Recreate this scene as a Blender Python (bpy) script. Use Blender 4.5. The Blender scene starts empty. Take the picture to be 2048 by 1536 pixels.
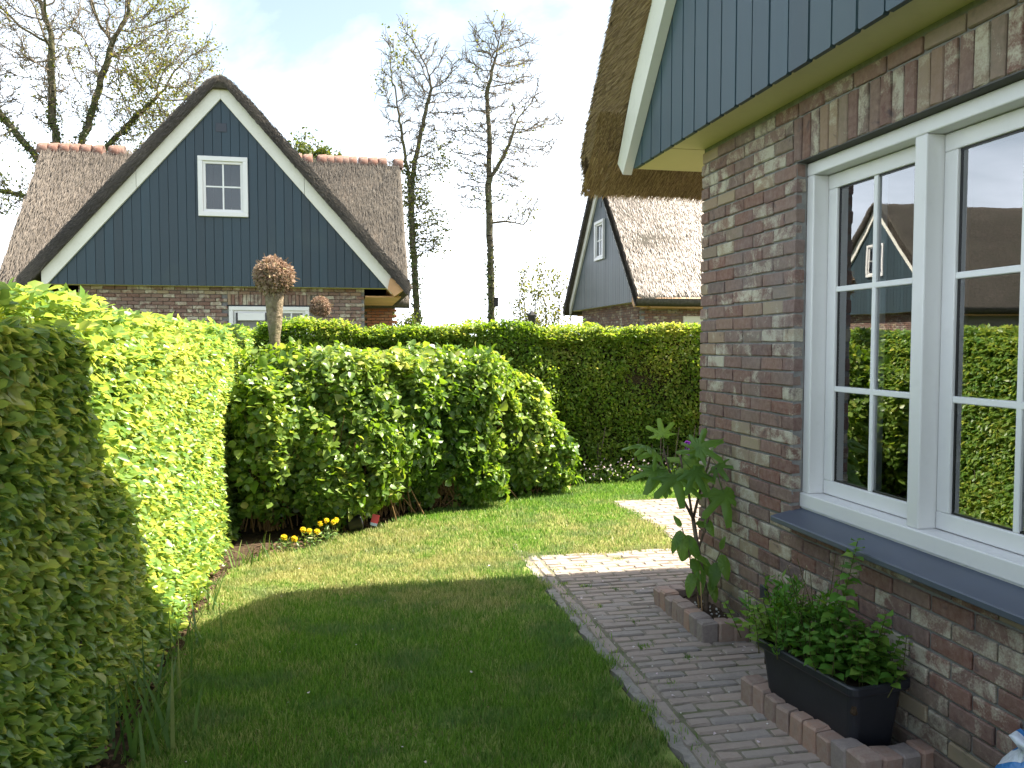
import bpy, bmesh, math, random
import numpy as np
from mathutils import Matrix, Vector
SC = bpy.context.scene
COL = SC.collection
R = math.radians
rng = np.random.default_rng(7)
random.seed(11)

# ------------------------------------------------------------------ camera, sky, sun, exposure
cam_d = bpy.data.cameras.new('camera'); cam = bpy.data.objects.new('camera', cam_d); COL.objects.link(cam)
cam.location = (0, 0, 1.63); cam_d.sensor_width = 36.0; cam_d.lens = 28.48
cam.rotation_euler = (R(90 - 2.757), 0, R(-11.276)); cam_d.clip_start = 0.05; cam_d.clip_end = 3000
SC.camera = cam
SUN = Vector((0.715, 0.095, 1.0)).normalized()
SUN_EL = math.asin(SUN.z); SUN_AZ = math.atan2(SUN.x, SUN.y)
sd = bpy.data.lights.new('sun', 'SUN'); sun = bpy.data.objects.new('sun', sd); COL.objects.link(sun)
sd.energy = 4.8; sd.angle = R(0.53); sd.color = (1.0, 0.90, 0.75)
sun.rotation_euler = SUN.to_track_quat('Z', 'Y').to_euler(); sun.location = (12, 4, 20)
W = bpy.data.worlds.new('World'); SC.world = W; W.use_nodes = True
wn = W.node_tree; wn.nodes.clear()
def N(t, kind, **k):
    n = t.nodes.new(kind)
    for a, v in k.items(): setattr(n, a, v)
    return n
def L(t, a, b): t.links.new(a, b)
wo = N(wn, 'ShaderNodeOutputWorld'); bg = N(wn, 'ShaderNodeBackground'); bg.inputs[1].default_value = 0.15
sky = N(wn, 'ShaderNodeTexSky'); sky.sky_type = 'NISHITA'; sky.sun_disc = False
sky.sun_elevation = SUN_EL; sky.sun_rotation = SUN_AZ; sky.air_density = 1.0; sky.dust_density = 1.6; sky.ozone_density = 1.0
tc = N(wn, 'ShaderNodeTexCoord'); sx = N(wn, 'ShaderNodeSeparateXYZ'); L(wn, tc.outputs['Generated'], sx.inputs[0])
ad = N(wn, 'ShaderNodeMath', operation='ADD'); ad.inputs[1].default_value = 0.22
mxz = N(wn, 'ShaderNodeMath', operation='MAXIMUM'); mxz.inputs[1].default_value = 0.0; L(wn, sx.outputs[2], mxz.inputs[0]); L(wn, mxz.outputs[0], ad.inputs[0])
dx = N(wn, 'ShaderNodeMath', operation='DIVIDE'); dy = N(wn, 'ShaderNodeMath', operation='DIVIDE')
L(wn, sx.outputs[0], dx.inputs[0]); L(wn, ad.outputs[0], dx.inputs[1]); L(wn, sx.outputs[1], dy.inputs[0]); L(wn, ad.outputs[0], dy.inputs[1])
cx = N(wn, 'ShaderNodeCombineXYZ'); L(wn, dx.outputs[0], cx.inputs[0]); L(wn, dy.outputs[0], cx.inputs[1])
nz = N(wn, 'ShaderNodeTexNoise'); nz.noise_dimensions = '4D'; nz.inputs['W'].default_value = 3.4; nz.inputs['Scale'].default_value = 0.9; nz.inputs['Detail'].default_value = 9; nz.inputs['Roughness'].default_value = 0.58; nz.inputs['Distortion'].default_value = 0.5
L(wn, cx.outputs[0], nz.inputs['Vector'])
def wm(op, a, b, cl=False):
    n = N(wn, 'ShaderNodeMath', operation=op); n.use_clamp = cl
    for i, v in ((0, a), (1, b)):
        if isinstance(v, (int, float)): n.inputs[i].default_value = v
        else: L(wn, v, n.inputs[i])
    return n.outputs[0]
# thin white cloud, thickening to a bright haze towards the horizon all round
veil = wm('MAXIMUM', wm('MULTIPLY', wm('SUBTRACT', 0.335, sx.outputs[2]), 2.7), -0.10)
cl = wm('ADD', wm('MULTIPLY', wm('SUBTRACT', nz.outputs['Fac'], 0.43), 2.6), veil, True)
tint = N(wn, 'ShaderNodeMix', data_type='RGBA', blend_type='MULTIPLY'); tint.inputs[0].default_value = 1.0; tint.inputs[7].default_value = (0.66, 0.58, 0.47, 1); L(wn, sky.outputs[0], tint.inputs[6])
mixc = N(wn, 'ShaderNodeMix', data_type='RGBA'); mixc.inputs[7].default_value = (5.0, 5.3, 5.9, 1)
L(wn, cl, mixc.inputs[0]); L(wn, tint.outputs[2], mixc.inputs[6])
L(wn, mixc.outputs[2], bg.inputs[0]); L(wn, bg.outputs[0], wo.inputs[0])
vs = SC.view_settings; SC.display_settings.display_device = 'sRGB'
vs.view_transform = 'Standard'; vs.look = 'None'; vs.gamma = 1.0; vs.use_curve_mapping = False; vs.exposure = 2.05
SC.cycles.max_bounces = 8; SC.cycles.transparent_max_bounces = 24; SC.cycles.transmission_bounces = 6
SC.cycles.caustics_reflective = False; SC.cycles.caustics_refractive = False; SC.cycles.use_denoising = True

# ------------------------------------------------------------------ materials
def mat(name):
    m = bpy.data.materials.new(name); m.use_nodes = True
    t = m.node_tree; t.nodes.clear()
    o = N(t, 'ShaderNodeOutputMaterial'); p = N(t, 'ShaderNodeBsdfPrincipled'); L(t, p.outputs[0], o.inputs[0])
    return m, t, p, o
def ramp(t, src, stops, interp='LINEAR'):
    r = N(t, 'ShaderNodeValToRGB'); r.color_ramp.interpolation = interp
    e = r.color_ramp.elements
    while len(e) < len(stops): e.new(0.5)
    for el, (p, c) in zip(e, stops): el.position = p; el.color = (*c, 1)
    L(t, src, r.inputs[0]); return r.outputs[0]
def noise(t, scale, detail=4, rough=0.55, vec=None, coord='Object', stretch=None, dist=0.0):
    n = N(t, 'ShaderNodeTexNoise'); n.inputs['Scale'].default_value = scale; n.inputs['Detail'].default_value = detail
    n.inputs['Roughness'].default_value = rough; n.inputs['Distortion'].default_value = dist
    if vec is None:
        c = N(t, 'ShaderNodeTexCoord'); vec = c.outputs[coord]
    if stretch:
        mp = N(t, 'ShaderNodeMapping'); mp.inputs['Scale'].default_value = stretch; L(t, vec, mp.inputs[0]); vec = mp.outputs[0]
    L(t, vec, n.inputs['Vector']); return n.outputs['Fac']
def mix(t, fac, a, b, blend='MIX'):
    m = N(t, 'ShaderNodeMix', data_type='RGBA', blend_type=blend)
    for i, v in ((0, fac), (6, a), (7, b)):
        if isinstance(v, (int, float)): m.inputs[i].default_value = v
        elif isinstance(v, tuple): m.inputs[i].default_value = (*v, 1)
        else: L(t, v, m.inputs[i])
    return m.outputs[2]
def math_(t, op, a, b=0.0, clamp=False):
    m = N(t, 'ShaderNodeMath', operation=op); m.use_clamp = clamp
    for i, v in ((0, a), (1, b)):
        if isinstance(v, (int, float)): m.inputs[i].default_value = v
        else: L(t, v, m.inputs[i])
    return m.outputs[0]
def bump(t, p, h, strength=0.3, dist=0.01):
    b = N(t, 'ShaderNodeBump'); b.inputs['Strength'].default_value = strength; b.inputs['Distance'].default_value = dist
    L(t, h, b.inputs['Height']); L(t, b.outputs[0], p.inputs['Normal'])
def attr(t, name='rnd'):
    a = N(t, 'ShaderNodeAttribute'); a.attribute_name = name; return a.outputs['Fac']

def paint(name, col, rough=0.45, var=0.12, dirt=0.15, coat=0.0, scale=2.0):
    m, t, p, o = mat(name)
    n = noise(t, scale, 5, 0.6); n2 = noise(t, scale * 9, 3, 0.6)
    d = tuple(c * (1 - var) for c in col); h = tuple(min(1, c * (1 + var)) for c in col)
    c1 = ramp(t, n, [(0.3, d), (0.7, h)])
    dm = ramp(t, n2, [(0.55, (0, 0, 0)), (0.8, (dirt,) * 3)])
    L(t, mix(t, dm, c1, (0.12, 0.1, 0.07)), p.inputs['Base Color'])
    p.inputs['Roughness'].default_value = rough; p.inputs['Coat Weight'].default_value = coat
    bump(t, p, n2, 0.08, 0.004); return m
M = {}
M['white'] = paint('white_paint', (0.72, 0.72, 0.71), 0.3, 0.03, 0.06)
M['bar'] = paint('glazing_bar_paint', (0.78, 0.79, 0.78), 0.35, 0.03, 0.04)
M['barge'] = paint('cream_white_paint', (0.74, 0.73, 0.66), 0.5, 0.05, 0.15)
M['soffit'] = paint('cream_soffit_paint', (0.66, 0.60, 0.36), 0.5, 0.05, 0.08)
M['sill'] = paint('slate_sill', (0.070, 0.087, 0.120), 0.45, 0.10, 0.1)
M['vent'] = paint('vent_plastic', (0.022, 0.03, 0.045), 0.4, 0.1, 0.1)
M['trough'] = paint('anthracite_plastic', (0.016, 0.018, 0.024), 0.42, 0.2, 0.08, scale=6)
M['black'] = paint('black_plastic', (0.012, 0.012, 0.013), 0.35, 0.2, 0.1)
M['shutter'] = paint('pale_shutter', (0.66, 0.64, 0.55), 0.5, 0.04, 0.1)
M['red'] = paint('red_card', (0.55, 0.05, 0.06), 0.4, 0.1, 0.0)
M['bluecard'] = paint('blue_white_card', (0.45, 0.55, 0.7), 0.4, 0.2, 0.0)
M['room'] = paint('room_plaster', (0.62, 0.61, 0.58), 0.8, 0.05, 0.0)
M['roomfloor'] = paint('room_floor', (0.30, 0.22, 0.15), 0.5, 0.1, 0.0)
M['curtain'] = paint('net_curtain', (0.72, 0.72, 0.70), 0.9, 0.05, 0.0)
M['woodpeg'] = paint('pale_cane', (0.45, 0.30, 0.15), 0.7, 0.2, 0.2)
M['sunlit_wood'] = paint('sunlit_soffit_wood', (0.58, 0.33, 0.16), 0.6, 0.15, 0.2)  # sunlit orange of eave and soffit put into the base colour

def board_mat(name, col):
    m, t, p, o = mat(name)
    oi = N(t, 'ShaderNodeObjectInfo')
    n = noise(t, 1.5, 6, 0.6, stretch=(6, 6, 0.6)); st = noise(t, 0.7, 4, 0.6)
    a = ramp(t, oi.outputs['Random'], [(0.0, tuple(c * 0.80 for c in col)), (1.0, tuple(c * 1.18 for c in col))])
    b = mix(t, ramp(t, n, [(0.35, (0, 0, 0)), (0.75, (0.35,) * 3)]), a, tuple(c * 0.65 + 0.01 for c in col))
    b = mix(t, ramp(t, st, [(0.58, (0, 0, 0)), (0.8, (0.3,) * 3)]), b, (0.06, 0.09, 0.07))
    sp = noise(t, 11, 2, 0.5)
    b = mix(t, ramp(t, sp, [(0.78, (0, 0, 0)), (0.8, (0.25,) * 3)]), b, (0.3, 0.33, 0.34))
    L(t, b, p.inputs['Base Color']); p.inputs['Roughness'].default_value = 0.42
    bump(t, p, n, 0.15, 0.004); return m
M['board'] = board_mat('blue_board_paint', (0.028, 0.060, 0.077)); M['board_shaded'] = board_mat('shaded_blue_board_paint', (0.0085, 0.033, 0.050)); M['board_gr'] = board_mat('grey_blue_board_paint', (0.026, 0.050, 0.061))  # darker blue: same paint with the gable's weaker bounce light put into its colour
M['lintel'] = paint('grey_lintel', (0.09, 0.088, 0.084), 0.8, 0.1, 0.1); M['groove'] = paint('dark_backing', (0.015, 0.02, 0.026), 0.8, 0.1, 0.0)

def brick_mat(name, single=True, kind='wall'):
    m, t, p, o = mat(name)
    if single:
        oi = N(t, 'ShaderNodeObjectInfo'); rnd = oi.outputs['Random']
    else: rnd = attr(t)
    g = N(t, 'ShaderNodeNewGeometry')
    if kind == 'wall':
        st = [(0.0, (0.105, 0.050, 0.038)), (0.18, (0.165, 0.072, 0.050)), (0.36, (0.125, 0.070, 0.058)), (0.52, (0.185, 0.098, 0.070)),
              (0.68, (0.14, 0.092, 0.075)), (0.8, (0.20, 0.115, 0.075)), (0.88, (0.30, 0.225, 0.13)), (1.0, (0.085, 0.058, 0.06))]
    elif kind == 'warm':
        st = [(0.0, (0.26, 0.085, 0.04)), (0.5, (0.34, 0.12, 0.055)), (1.0, (0.30, 0.15, 0.08))]
    elif kind == 'paver':
        st = [(0.0, (0.225, 0.19, 0.17)), (0.25, (0.255, 0.21, 0.185)), (0.45, (0.205, 0.185, 0.175)), (0.65, (0.275, 0.22, 0.19)),
              (0.85, (0.235, 0.21, 0.195)), (1.0, (0.18, 0.172, 0.175))]
    else:
        st = [(0.0, (0.20, 0.14, 0.12)), (0.25, (0.27, 0.175, 0.14)), (0.5, (0.175, 0.16, 0.165)), (0.75, (0.31, 0.19, 0.145)), (1.0, (0.22, 0.17, 0.15))]
    base = ramp(t, rnd, st)
    n1 = noise(t, 38, 5, 0.65, vec=g.outputs['Position']); n2 = noise(t, 9.5, 3, 0.6, vec=g.outputs['Position'], dist=0.6)
    n3 = noise(t, 130, 3, 0.6, vec=g.outputs['Position'])
    c = mix(t, ramp(t, n1, [(0.3, (0.0,) * 3), (0.75, (0.6,) * 3)]), base, (0.30, 0.20, 0.15) if kind in ('wall', 'warm') else (0.30, 0.27, 0.245))
    if kind == 'wall':
        r2 = math_(t, 'FRACT', math_(t, 'MULTIPLY', rnd, 17.31))
        sh = math_(t, 'MULTIPLY', r2, 0.38)
        pm = math_(t, 'ADD', math_(t, 'ADD', n2, sh), -0.74)
        pm = math_(t, 'ADD', pm, math_(t, 'MULTIPLY', math_(t, 'ADD', n3, -0.5), 0.40))
        pm = math_(t, 'MULTIPLY', pm, 4.5, True)
        c = mix(t, math_(t, 'MULTIPLY', pm, 0.85), c, (0.46, 0.40, 0.29))
        dk = ramp(t, n2, [(0.27, (0.6,) * 3), (0.36, (0, 0, 0))])
        c = mix(t, dk, c, (0.055, 0.045, 0.05))
    else:
        c = mix(t, ramp(t, n3, [(0.62, (0,) * 3), (0.75, (0.4,) * 3)]), c, (0.38, 0.35, 0.31))
        c = mix(t, ramp(t, n2, [(0.58, (0,) * 3), (0.8, (0.45,) * 3)]), c, (0.11, 0.10, 0.085))
    if kind == 'wall':
        sz_ = N(t, 'ShaderNodeSeparateXYZ'); L(t, g.outputs['Position'], sz_.inputs[0]); n4 = noise(t, 3.2, 4, 0.6, vec=g.outputs['Position'])
        al = math_(t, 'ADD', math_(t, 'SUBTRACT', 0.30, sz_.outputs[2]), math_(t, 'MULTIPLY', math_(t, 'ADD', n4, -0.5), 0.9))
        c = mix(t, math_(t, 'MULTIPLY', al, 1.3, True), c, (0.085, 0.09, 0.055))
        c = mix(t, ramp(t, noise(t, 1.7, 4, 0.6, vec=g.outputs['Position']), [(0.5, (0,) * 3), (0.75, (0.35,) * 3)]), c, (0.17, 0.16, 0.155))
    L(t, mix(t, 1.0, c, (1.10, 1.20, 1.30) if kind == 'wall' else (1.16, 1.14, 1.10), 'MULTIPLY'), p.inputs['Base Color']); p.inputs['Roughness'].default_value = 0.9; p.inputs['Specular IOR Level'].default_value = 0.25
    bump(t, p, mix(t, 0.5, n1, n3), 0.6, 0.006); return m
M['brick'] = brick_mat('wall_brick'); M['brick_j'] = brick_mat('wall_brick_run', False)
M['brick_warm'] = brick_mat('orange_brick', True, 'warm')
M['paver'] = brick_mat('paver_brick', True, 'paver'); M['paver_j'] = brick_mat('paver_brick_run', False, 'paver')
M['kerb'] = brick_mat('edging_brick', True, 'kerb')

def rough_mat(name, c0, c1, scale=12, rough=0.95, bs=0.6, bd=0.02, c2=None):
    m, t, p, o = mat(name)
    n = noise(t, scale, 6, 0.65); n2 = noise(t, scale * 0.13, 4, 0.6)
    c = ramp(t, n, [(0.3, c0), (0.72, c1)])
    if c2: c = mix(t, ramp(t, n2, [(0.42, (0,) * 3), (0.66, (0.8,) * 3)]), c, c2)
    L(t, c, p.inputs['Base Color']); p.inputs['Roughness'].default_value = rough; p.inputs['Specular IOR Level'].default_value = 0.2
    bump(t, p, n, bs, bd); return m
M['mortar'] = rough_mat('grey_mortar', (0.17, 0.17, 0.165), (0.27, 0.265, 0.255), 30, bs=0.4, bd=0.006)
M['sand'] = rough_mat('joint_sand', (0.15, 0.13, 0.105), (0.26, 0.23, 0.19), 40, bs=0.5, bd=0.006, c2=(0.09, 0.11, 0.045))
M['concrete'] = rough_mat('edge_concrete', (0.19, 0.18, 0.16), (0.31, 0.29, 0.26), 25, bs=0.5, bd=0.008)
M['soil'] = rough_mat('garden_soil', (0.028, 0.018, 0.011), (0.085, 0.058, 0.036), 22, bs=1.0, bd=0.03)
M['turf'] = rough_mat('turf_soil', (0.14, 0.22, 0.045), (0.25, 0.30, 0.085), 30, bs=0.8, bd=0.02, c2=(0.20, 0.165, 0.075))
M['meadow'] = rough_mat('far_grass', (0.05, 0.075, 0.02), (0.09, 0.11, 0.035), 3, bs=0.6, bd=0.05)
M['core'] = rough_mat('hedge_twigs', (0.03, 0.026, 0.014), (0.07, 0.06, 0.03), 25, bs=1.0, bd=0.05)
M['bark'] = rough_mat('grey_bark', (0.06, 0.052, 0.038), (0.15, 0.13, 0.09), 9, bs=0.9, bd=0.03, c2=(0.10, 0.115, 0.045))
M['bark2'] = rough_mat('pollard_bark', (0.11, 0.085, 0.055), (0.33, 0.27, 0.19), 26, bs=1.0, bd=0.03, c2=(0.19, 0.19, 0.10))
M['twig'] = rough_mat('twig_bark', (0.11, 0.095, 0.07), (0.21, 0.175, 0.13), 9, bs=0.2)
M['cane'] = rough_mat('shrub_canes', (0.12, 0.07, 0.03), (0.26, 0.17, 0.08), 20, bs=0.2)
M['figbark'] = rough_mat('fig_bark', (0.10, 0.075, 0.055), (0.22, 0.17, 0.13), 40, bs=0.3)
M['stone'] = rough_mat('white_grit', (0.55, 0.53, 0.5), (0.75, 0.74, 0.7), 30, bs=0.3)

def leaf_mat(name, stops, trans=0.4, rough=0.38, spec=0.45, tcol=(0.485, 1.15, 1.5)):
    m, t, p, o = mat(name)
    a = attr(t); n = noise(t, 1.3, 3, 0.6); n2 = noise(t, 60, 2, 0.5)
    v = math_(t, 'ADD', math_(t, 'MULTIPLY', a, 0.8), math_(t, 'MULTIPLY', n, 0.3))
    c = ramp(t, v, stops)
    c = mix(t, 0.15, c, n2, 'OVERLAY')
    L(t, c, p.inputs['Base Color']); p.inputs['Roughness'].default_value = rough; p.inputs['Specular IOR Level'].default_value = spec
    tr = N(t, 'ShaderNodeBsdfTranslucent')
    hs = N(t, 'ShaderNodeHueSaturation'); hs.inputs['Hue'].default_value, hs.inputs['Saturation'].default_value, hs.inputs['Value'].default_value = tcol
    L(t, c, hs.inputs['Color']); L(t, hs.outputs[0], tr.inputs[0])
    mx = N(t, 'ShaderNodeMixShader'); mx.inputs[0].default_value = trans
    L(t, p.outputs[0], mx.inputs[1]); L(t, tr.outputs[0], mx.inputs[2]); L(t, mx.outputs[0], o.inputs[0]); return m
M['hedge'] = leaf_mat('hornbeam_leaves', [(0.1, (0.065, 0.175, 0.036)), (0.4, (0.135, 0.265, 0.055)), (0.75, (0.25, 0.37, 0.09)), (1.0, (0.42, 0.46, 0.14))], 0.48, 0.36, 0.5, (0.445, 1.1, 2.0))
M['hedge2'] = leaf_mat('back_hedge_leaves', [(0.1, (0.075, 0.16, 0.022)), (0.5, (0.17, 0.28, 0.045)), (0.8, (0.32, 0.39, 0.085)), (1.0, (0.48, 0.46, 0.15))], 0.48, 0.42, 0.35)
M['hydr'] = leaf_mat('hydrangea_leaves', [(0.1, (0.06, 0.14, 0.022)), (0.5, (0.14, 0.24, 0.04)), (0.8, (0.27, 0.36, 0.075)), (1.0, (0.44, 0.44, 0.13))], 0.44, 0.36, 0.5)
M['fig'] = leaf_mat('fig_leaf', [(0.1, (0.085, 0.185, 0.04)), (0.5, (0.155, 0.28, 0.06)), (1.0, (0.30, 0.39, 0.10))], 0.5, 0.42, 0.4)
M['herb'] = leaf_mat('herb_leaf', [(0.1, (0.05, 0.14, 0.02)), (0.5, (0.09, 0.22, 0.032)), (1.0, (0.21, 0.31, 0.055))], 0.35, 0.5, 0.3)
M['iris'] = leaf_mat('strap_leaf', [(0.1, (0.05, 0.12, 0.03)), (0.6, (0.115, 0.20, 0.05)), (0.85, (0.24, 0.26, 0.09)), (1.0, (0.42, 0.34, 0.18))], 0.3, 0.4, 0.4)
M['tree'] = leaf_mat('young_tree_leaves', [(0.1, (0.07, 0.10, 0.018)), (0.5, (0.13, 0.155, 0.03)), (1.0, (0.22, 0.21, 0.05))], 0.5, 0.5, 0.3)
M['ivy'] = leaf_mat('ivy_leaves', [(0.1, (0.035, 0.07, 0.015)), (0.6, (0.08, 0.115, 0.025)), (1.0, (0.16, 0.17, 0.04))], 0.35, 0.4, 0.4)
M['dry'] = leaf_mat('dry_catkins', [(0.1, (0.16, 0.11, 0.075)), (0.5, (0.30, 0.22, 0.16)), (0.85, (0.40, 0.32, 0.24)), (1.0, (0.22, 0.22, 0.06))], 0.3, 0.7, 0.2)
M['litter'] = leaf_mat('brown_litter', [(0.1, (0.05, 0.032, 0.02)), (0.6, (0.13, 0.085, 0.05)), (1.0, (0.24, 0.17, 0.10))], 0.1, 0.8, 0.2)
M['yellow'] = leaf_mat('yellow_petals', [(0.0, (0.66, 0.52, 0.03)), (1.0, (0.85, 0.74, 0.10))], 0.3, 0.6, 0.2)
M['purple'] = leaf_mat('purple_petals', [(0.0, (0.12, 0.03, 0.22)), (1.0, (0.25, 0.08, 0.38))], 0.3, 0.6, 0.2)
M['pink'] = leaf_mat('pale_petals', [(0.0, (0.5, 0.35, 0.42)), (1.0, (0.75, 0.7, 0.7))], 0.3, 0.6, 0.2)

def grass_mat():
    m, t, p, o = mat('lawn_grass')
    a = attr(t); g = N(t, 'ShaderNodeNewGeometry'); P = g.outputs['Position']
    n1 = noise(t, 1.15, 4, 0.6, vec=P, dist=0.4); n2 = noise(t, 4.5, 4, 0.6, vec=P); n3 = noise(t, 2.1, 3, 0.55, vec=P, stretch=(1, 1.6, 1))
    gr = ramp(t, a, [(0.0, (0.085, 0.21, 0.02)), (0.6, (0.165, 0.33, 0.038)), (1.0, (0.31, 0.43, 0.085))])
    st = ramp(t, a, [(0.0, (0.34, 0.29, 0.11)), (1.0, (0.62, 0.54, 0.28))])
    k = math_(t, 'ADD', math_(t, 'MULTIPLY', n1, 0.75), math_(t, 'MULTIPLY', n2, 0.55))
    k = math_(t, 'ADD', k, math_(t, 'MULTIPLY', math_(t, 'ADD', a, -0.5), 0.25))
    sp = N(t, 'ShaderNodeSeparateXYZ'); L(t, P, sp.inputs[0])
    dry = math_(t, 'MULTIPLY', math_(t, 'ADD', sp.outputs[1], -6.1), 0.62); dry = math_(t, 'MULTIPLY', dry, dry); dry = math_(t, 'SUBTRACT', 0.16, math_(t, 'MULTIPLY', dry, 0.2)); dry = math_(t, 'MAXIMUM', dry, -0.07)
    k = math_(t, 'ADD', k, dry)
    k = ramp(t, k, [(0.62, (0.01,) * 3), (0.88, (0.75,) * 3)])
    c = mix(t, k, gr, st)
    c = mix(t, ramp(t, n3, [(0.50, (0,) * 3), (0.66, (0.6,) * 3)]), c, (0.13, 0.225, 0.085))
    L(t, c, p.inputs['Base Color']); p.inputs['Roughness'].default_value = 0.45; p.inputs['Specular IOR Level'].default_value = 0.35
    tr = N(t, 'ShaderNodeBsdfTranslucent'); L(t, c, tr.inputs[0])
    mx = N(t, 'ShaderNodeMixShader'); mx.inputs[0].default_value = 0.5
    L(t, p.outputs[0], mx.inputs[1]); L(t, tr.outputs[0], mx.inputs[2]); L(t, mx.outputs[0], o.inputs[0]); return m
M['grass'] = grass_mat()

def thatch_mat(name, c0, c1, c2, stretch=(1, 1, 1), bs=0.9):
    m, t, p, o = mat(name)
    n1 = noise(t, 14, 6, 0.7, stretch=stretch); n2 = noise(t, 1.1, 5, 0.6); n3 = noise(t, 45, 4, 0.7, stretch=stretch)
    c = ramp(t, n1, [(0.3, c0), (0.7, c1)])
    c = mix(t, ramp(t, n2, [(0.4, (0,) * 3), (0.68, (0.7,) * 3)]), c, c2)
    L(t, c, p.inputs['Base Color']); p.inputs['Roughness'].default_value = 0.85; p.inputs['Specular IOR Level'].default_value = 0.3
    bump(t, p, mix(t, 0.5, n1, n3), bs, 0.06); return m
def reed_mat(name, stops, rough=0.6, spec=0.4):
    m, t, p, o = mat(name)
    a = attr(t); n = noise(t, 0.8, 4, 0.6)
    v = math_(t, 'ADD', math_(t, 'MULTIPLY', a, 0.7), math_(t, 'MULTIPLY', n, 0.4))
    L(t, ramp(t, v, stops), p.inputs['Base Color']); p.inputs['Roughness'].default_value = rough; p.inputs['Specular IOR Level'].default_value = spec
    return m
M['thatch'] = thatch_mat('grey_thatch', (0.06, 0.05, 0.04), (0.15, 0.125, 0.10), (0.085, 0.078, 0.06))
M['thatch_dk'] = thatch_mat('mossy_thatch', (0.05, 0.045, 0.036), (0.12, 0.105, 0.085), (0.07, 0.068, 0.05))
M['thatch_gold'] = thatch_mat('golden_thatch', (0.10, 0.062, 0.028), (0.26, 0.175, 0.085), (0.17, 0.11, 0.05))
M['reed'] = reed_mat('grey_reeds', [(0.15, (0.095, 0.081, 0.067)), (0.55, (0.185, 0.158, 0.130)), (1.0, (0.28, 0.243, 0.202))])
M['reed_dk'] = reed_mat('dark_reeds', [(0.15, (0.028, 0.025, 0.021)), (0.55, (0.075, 0.066, 0.053)), (1.0, (0.145, 0.126, 0.10))])
M['reed_pale'] = reed_mat('pale_reeds', [(0.15, (0.10, 0.085, 0.07)), (0.5, (0.24, 0.205, 0.175)), (1.0, (0.36, 0.315, 0.28))], 0.45, 0.5)
M['reed_gold'] = reed_mat('golden_reeds', [(0.15, (0.10, 0.06, 0.024)), (0.5, (0.27, 0.18, 0.08)), (1.0, (0.46, 0.34, 0.17))])
def tile_mat():
    m, t, p, o = mat('terracotta_ridge')
    oi = N(t, 'ShaderNodeObjectInfo'); n = noise(t, 9, 5, 0.65)
    c = ramp(t, oi.outputs['Random'], [(0, (0.17, 0.085, 0.062)), (0.5, (0.22, 0.105, 0.075)), (1, (0.19, 0.12, 0.098))])
    c = mix(t, ramp(t, n, [(0.5, (0,) * 3), (0.7, (0.7,) * 3)]), c, (0.38, 0.33, 0.28))
    L(t, c, p.inputs['Base Color']); p.inputs['Roughness'].default_value = 0.85; bump(t, p, n, 0.4, 0.02); return m
M['tile'] = tile_mat()
def glass_mat(name, k):
    m, t, p, o = mat(name); t.nodes.remove(p)
    gl = N(t, 'ShaderNodeBsdfGlossy'); gl.inputs['Roughness'].default_value = 0.0; gl.inputs['Color'].default_value = (0.95, 0.97, 1.0, 1)
    n = noise(t, 2.2, 2, 0.5); b = N(t, 'ShaderNodeBump'); b.inputs['Strength'].default_value = 0.02; b.inputs['Distance'].default_value = 0.02
    L(t, n, b.inputs['Height']); L(t, b.outputs[0], gl.inputs['Normal'])
    tr = N(t, 'ShaderNodeBsdfTransparent'); tr.inputs[0].default_value = (0.86, 0.9, 0.89, 1)
    fr = N(t, 'ShaderNodeFresnel'); fr.inputs[0].default_value = 1.5
    f = math_(t, 'ADD', fr.outputs[0], k, True)
    mx = N(t, 'ShaderNodeMixShader'); L(t, f, mx.inputs[0]); L(t, tr.outputs[0], mx.inputs[1]); L(t, gl.outputs[0], mx.inputs[2]); L(t, mx.outputs[0], o.inputs[0]); return m
M['glass'] = glass_mat('window_glass', 0.21); M['far_glass'] = glass_mat('far_window_glass', 0.0)
def bag_mat():
    m, t, p, o = mat('printed_plastic_bag')
    n = noise(t, 7, 2, 0.5, dist=0.5)
    L(t, ramp(t, n, [(0.42, (0.62, 0.68, 0.75)), (0.47, (0.05, 0.20, 0.48)), (0.56, (0.05, 0.20, 0.48)), (0.6, (0.55, 0.66, 0.78))], 'CONSTANT'), p.inputs['Base Color'])
    p.inputs['Roughness'].default_value = 0.25; bump(t, p, noise(t, 25, 3, 0.6), 0.5, 0.02); return m
M['bag'] = bag_mat()

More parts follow.
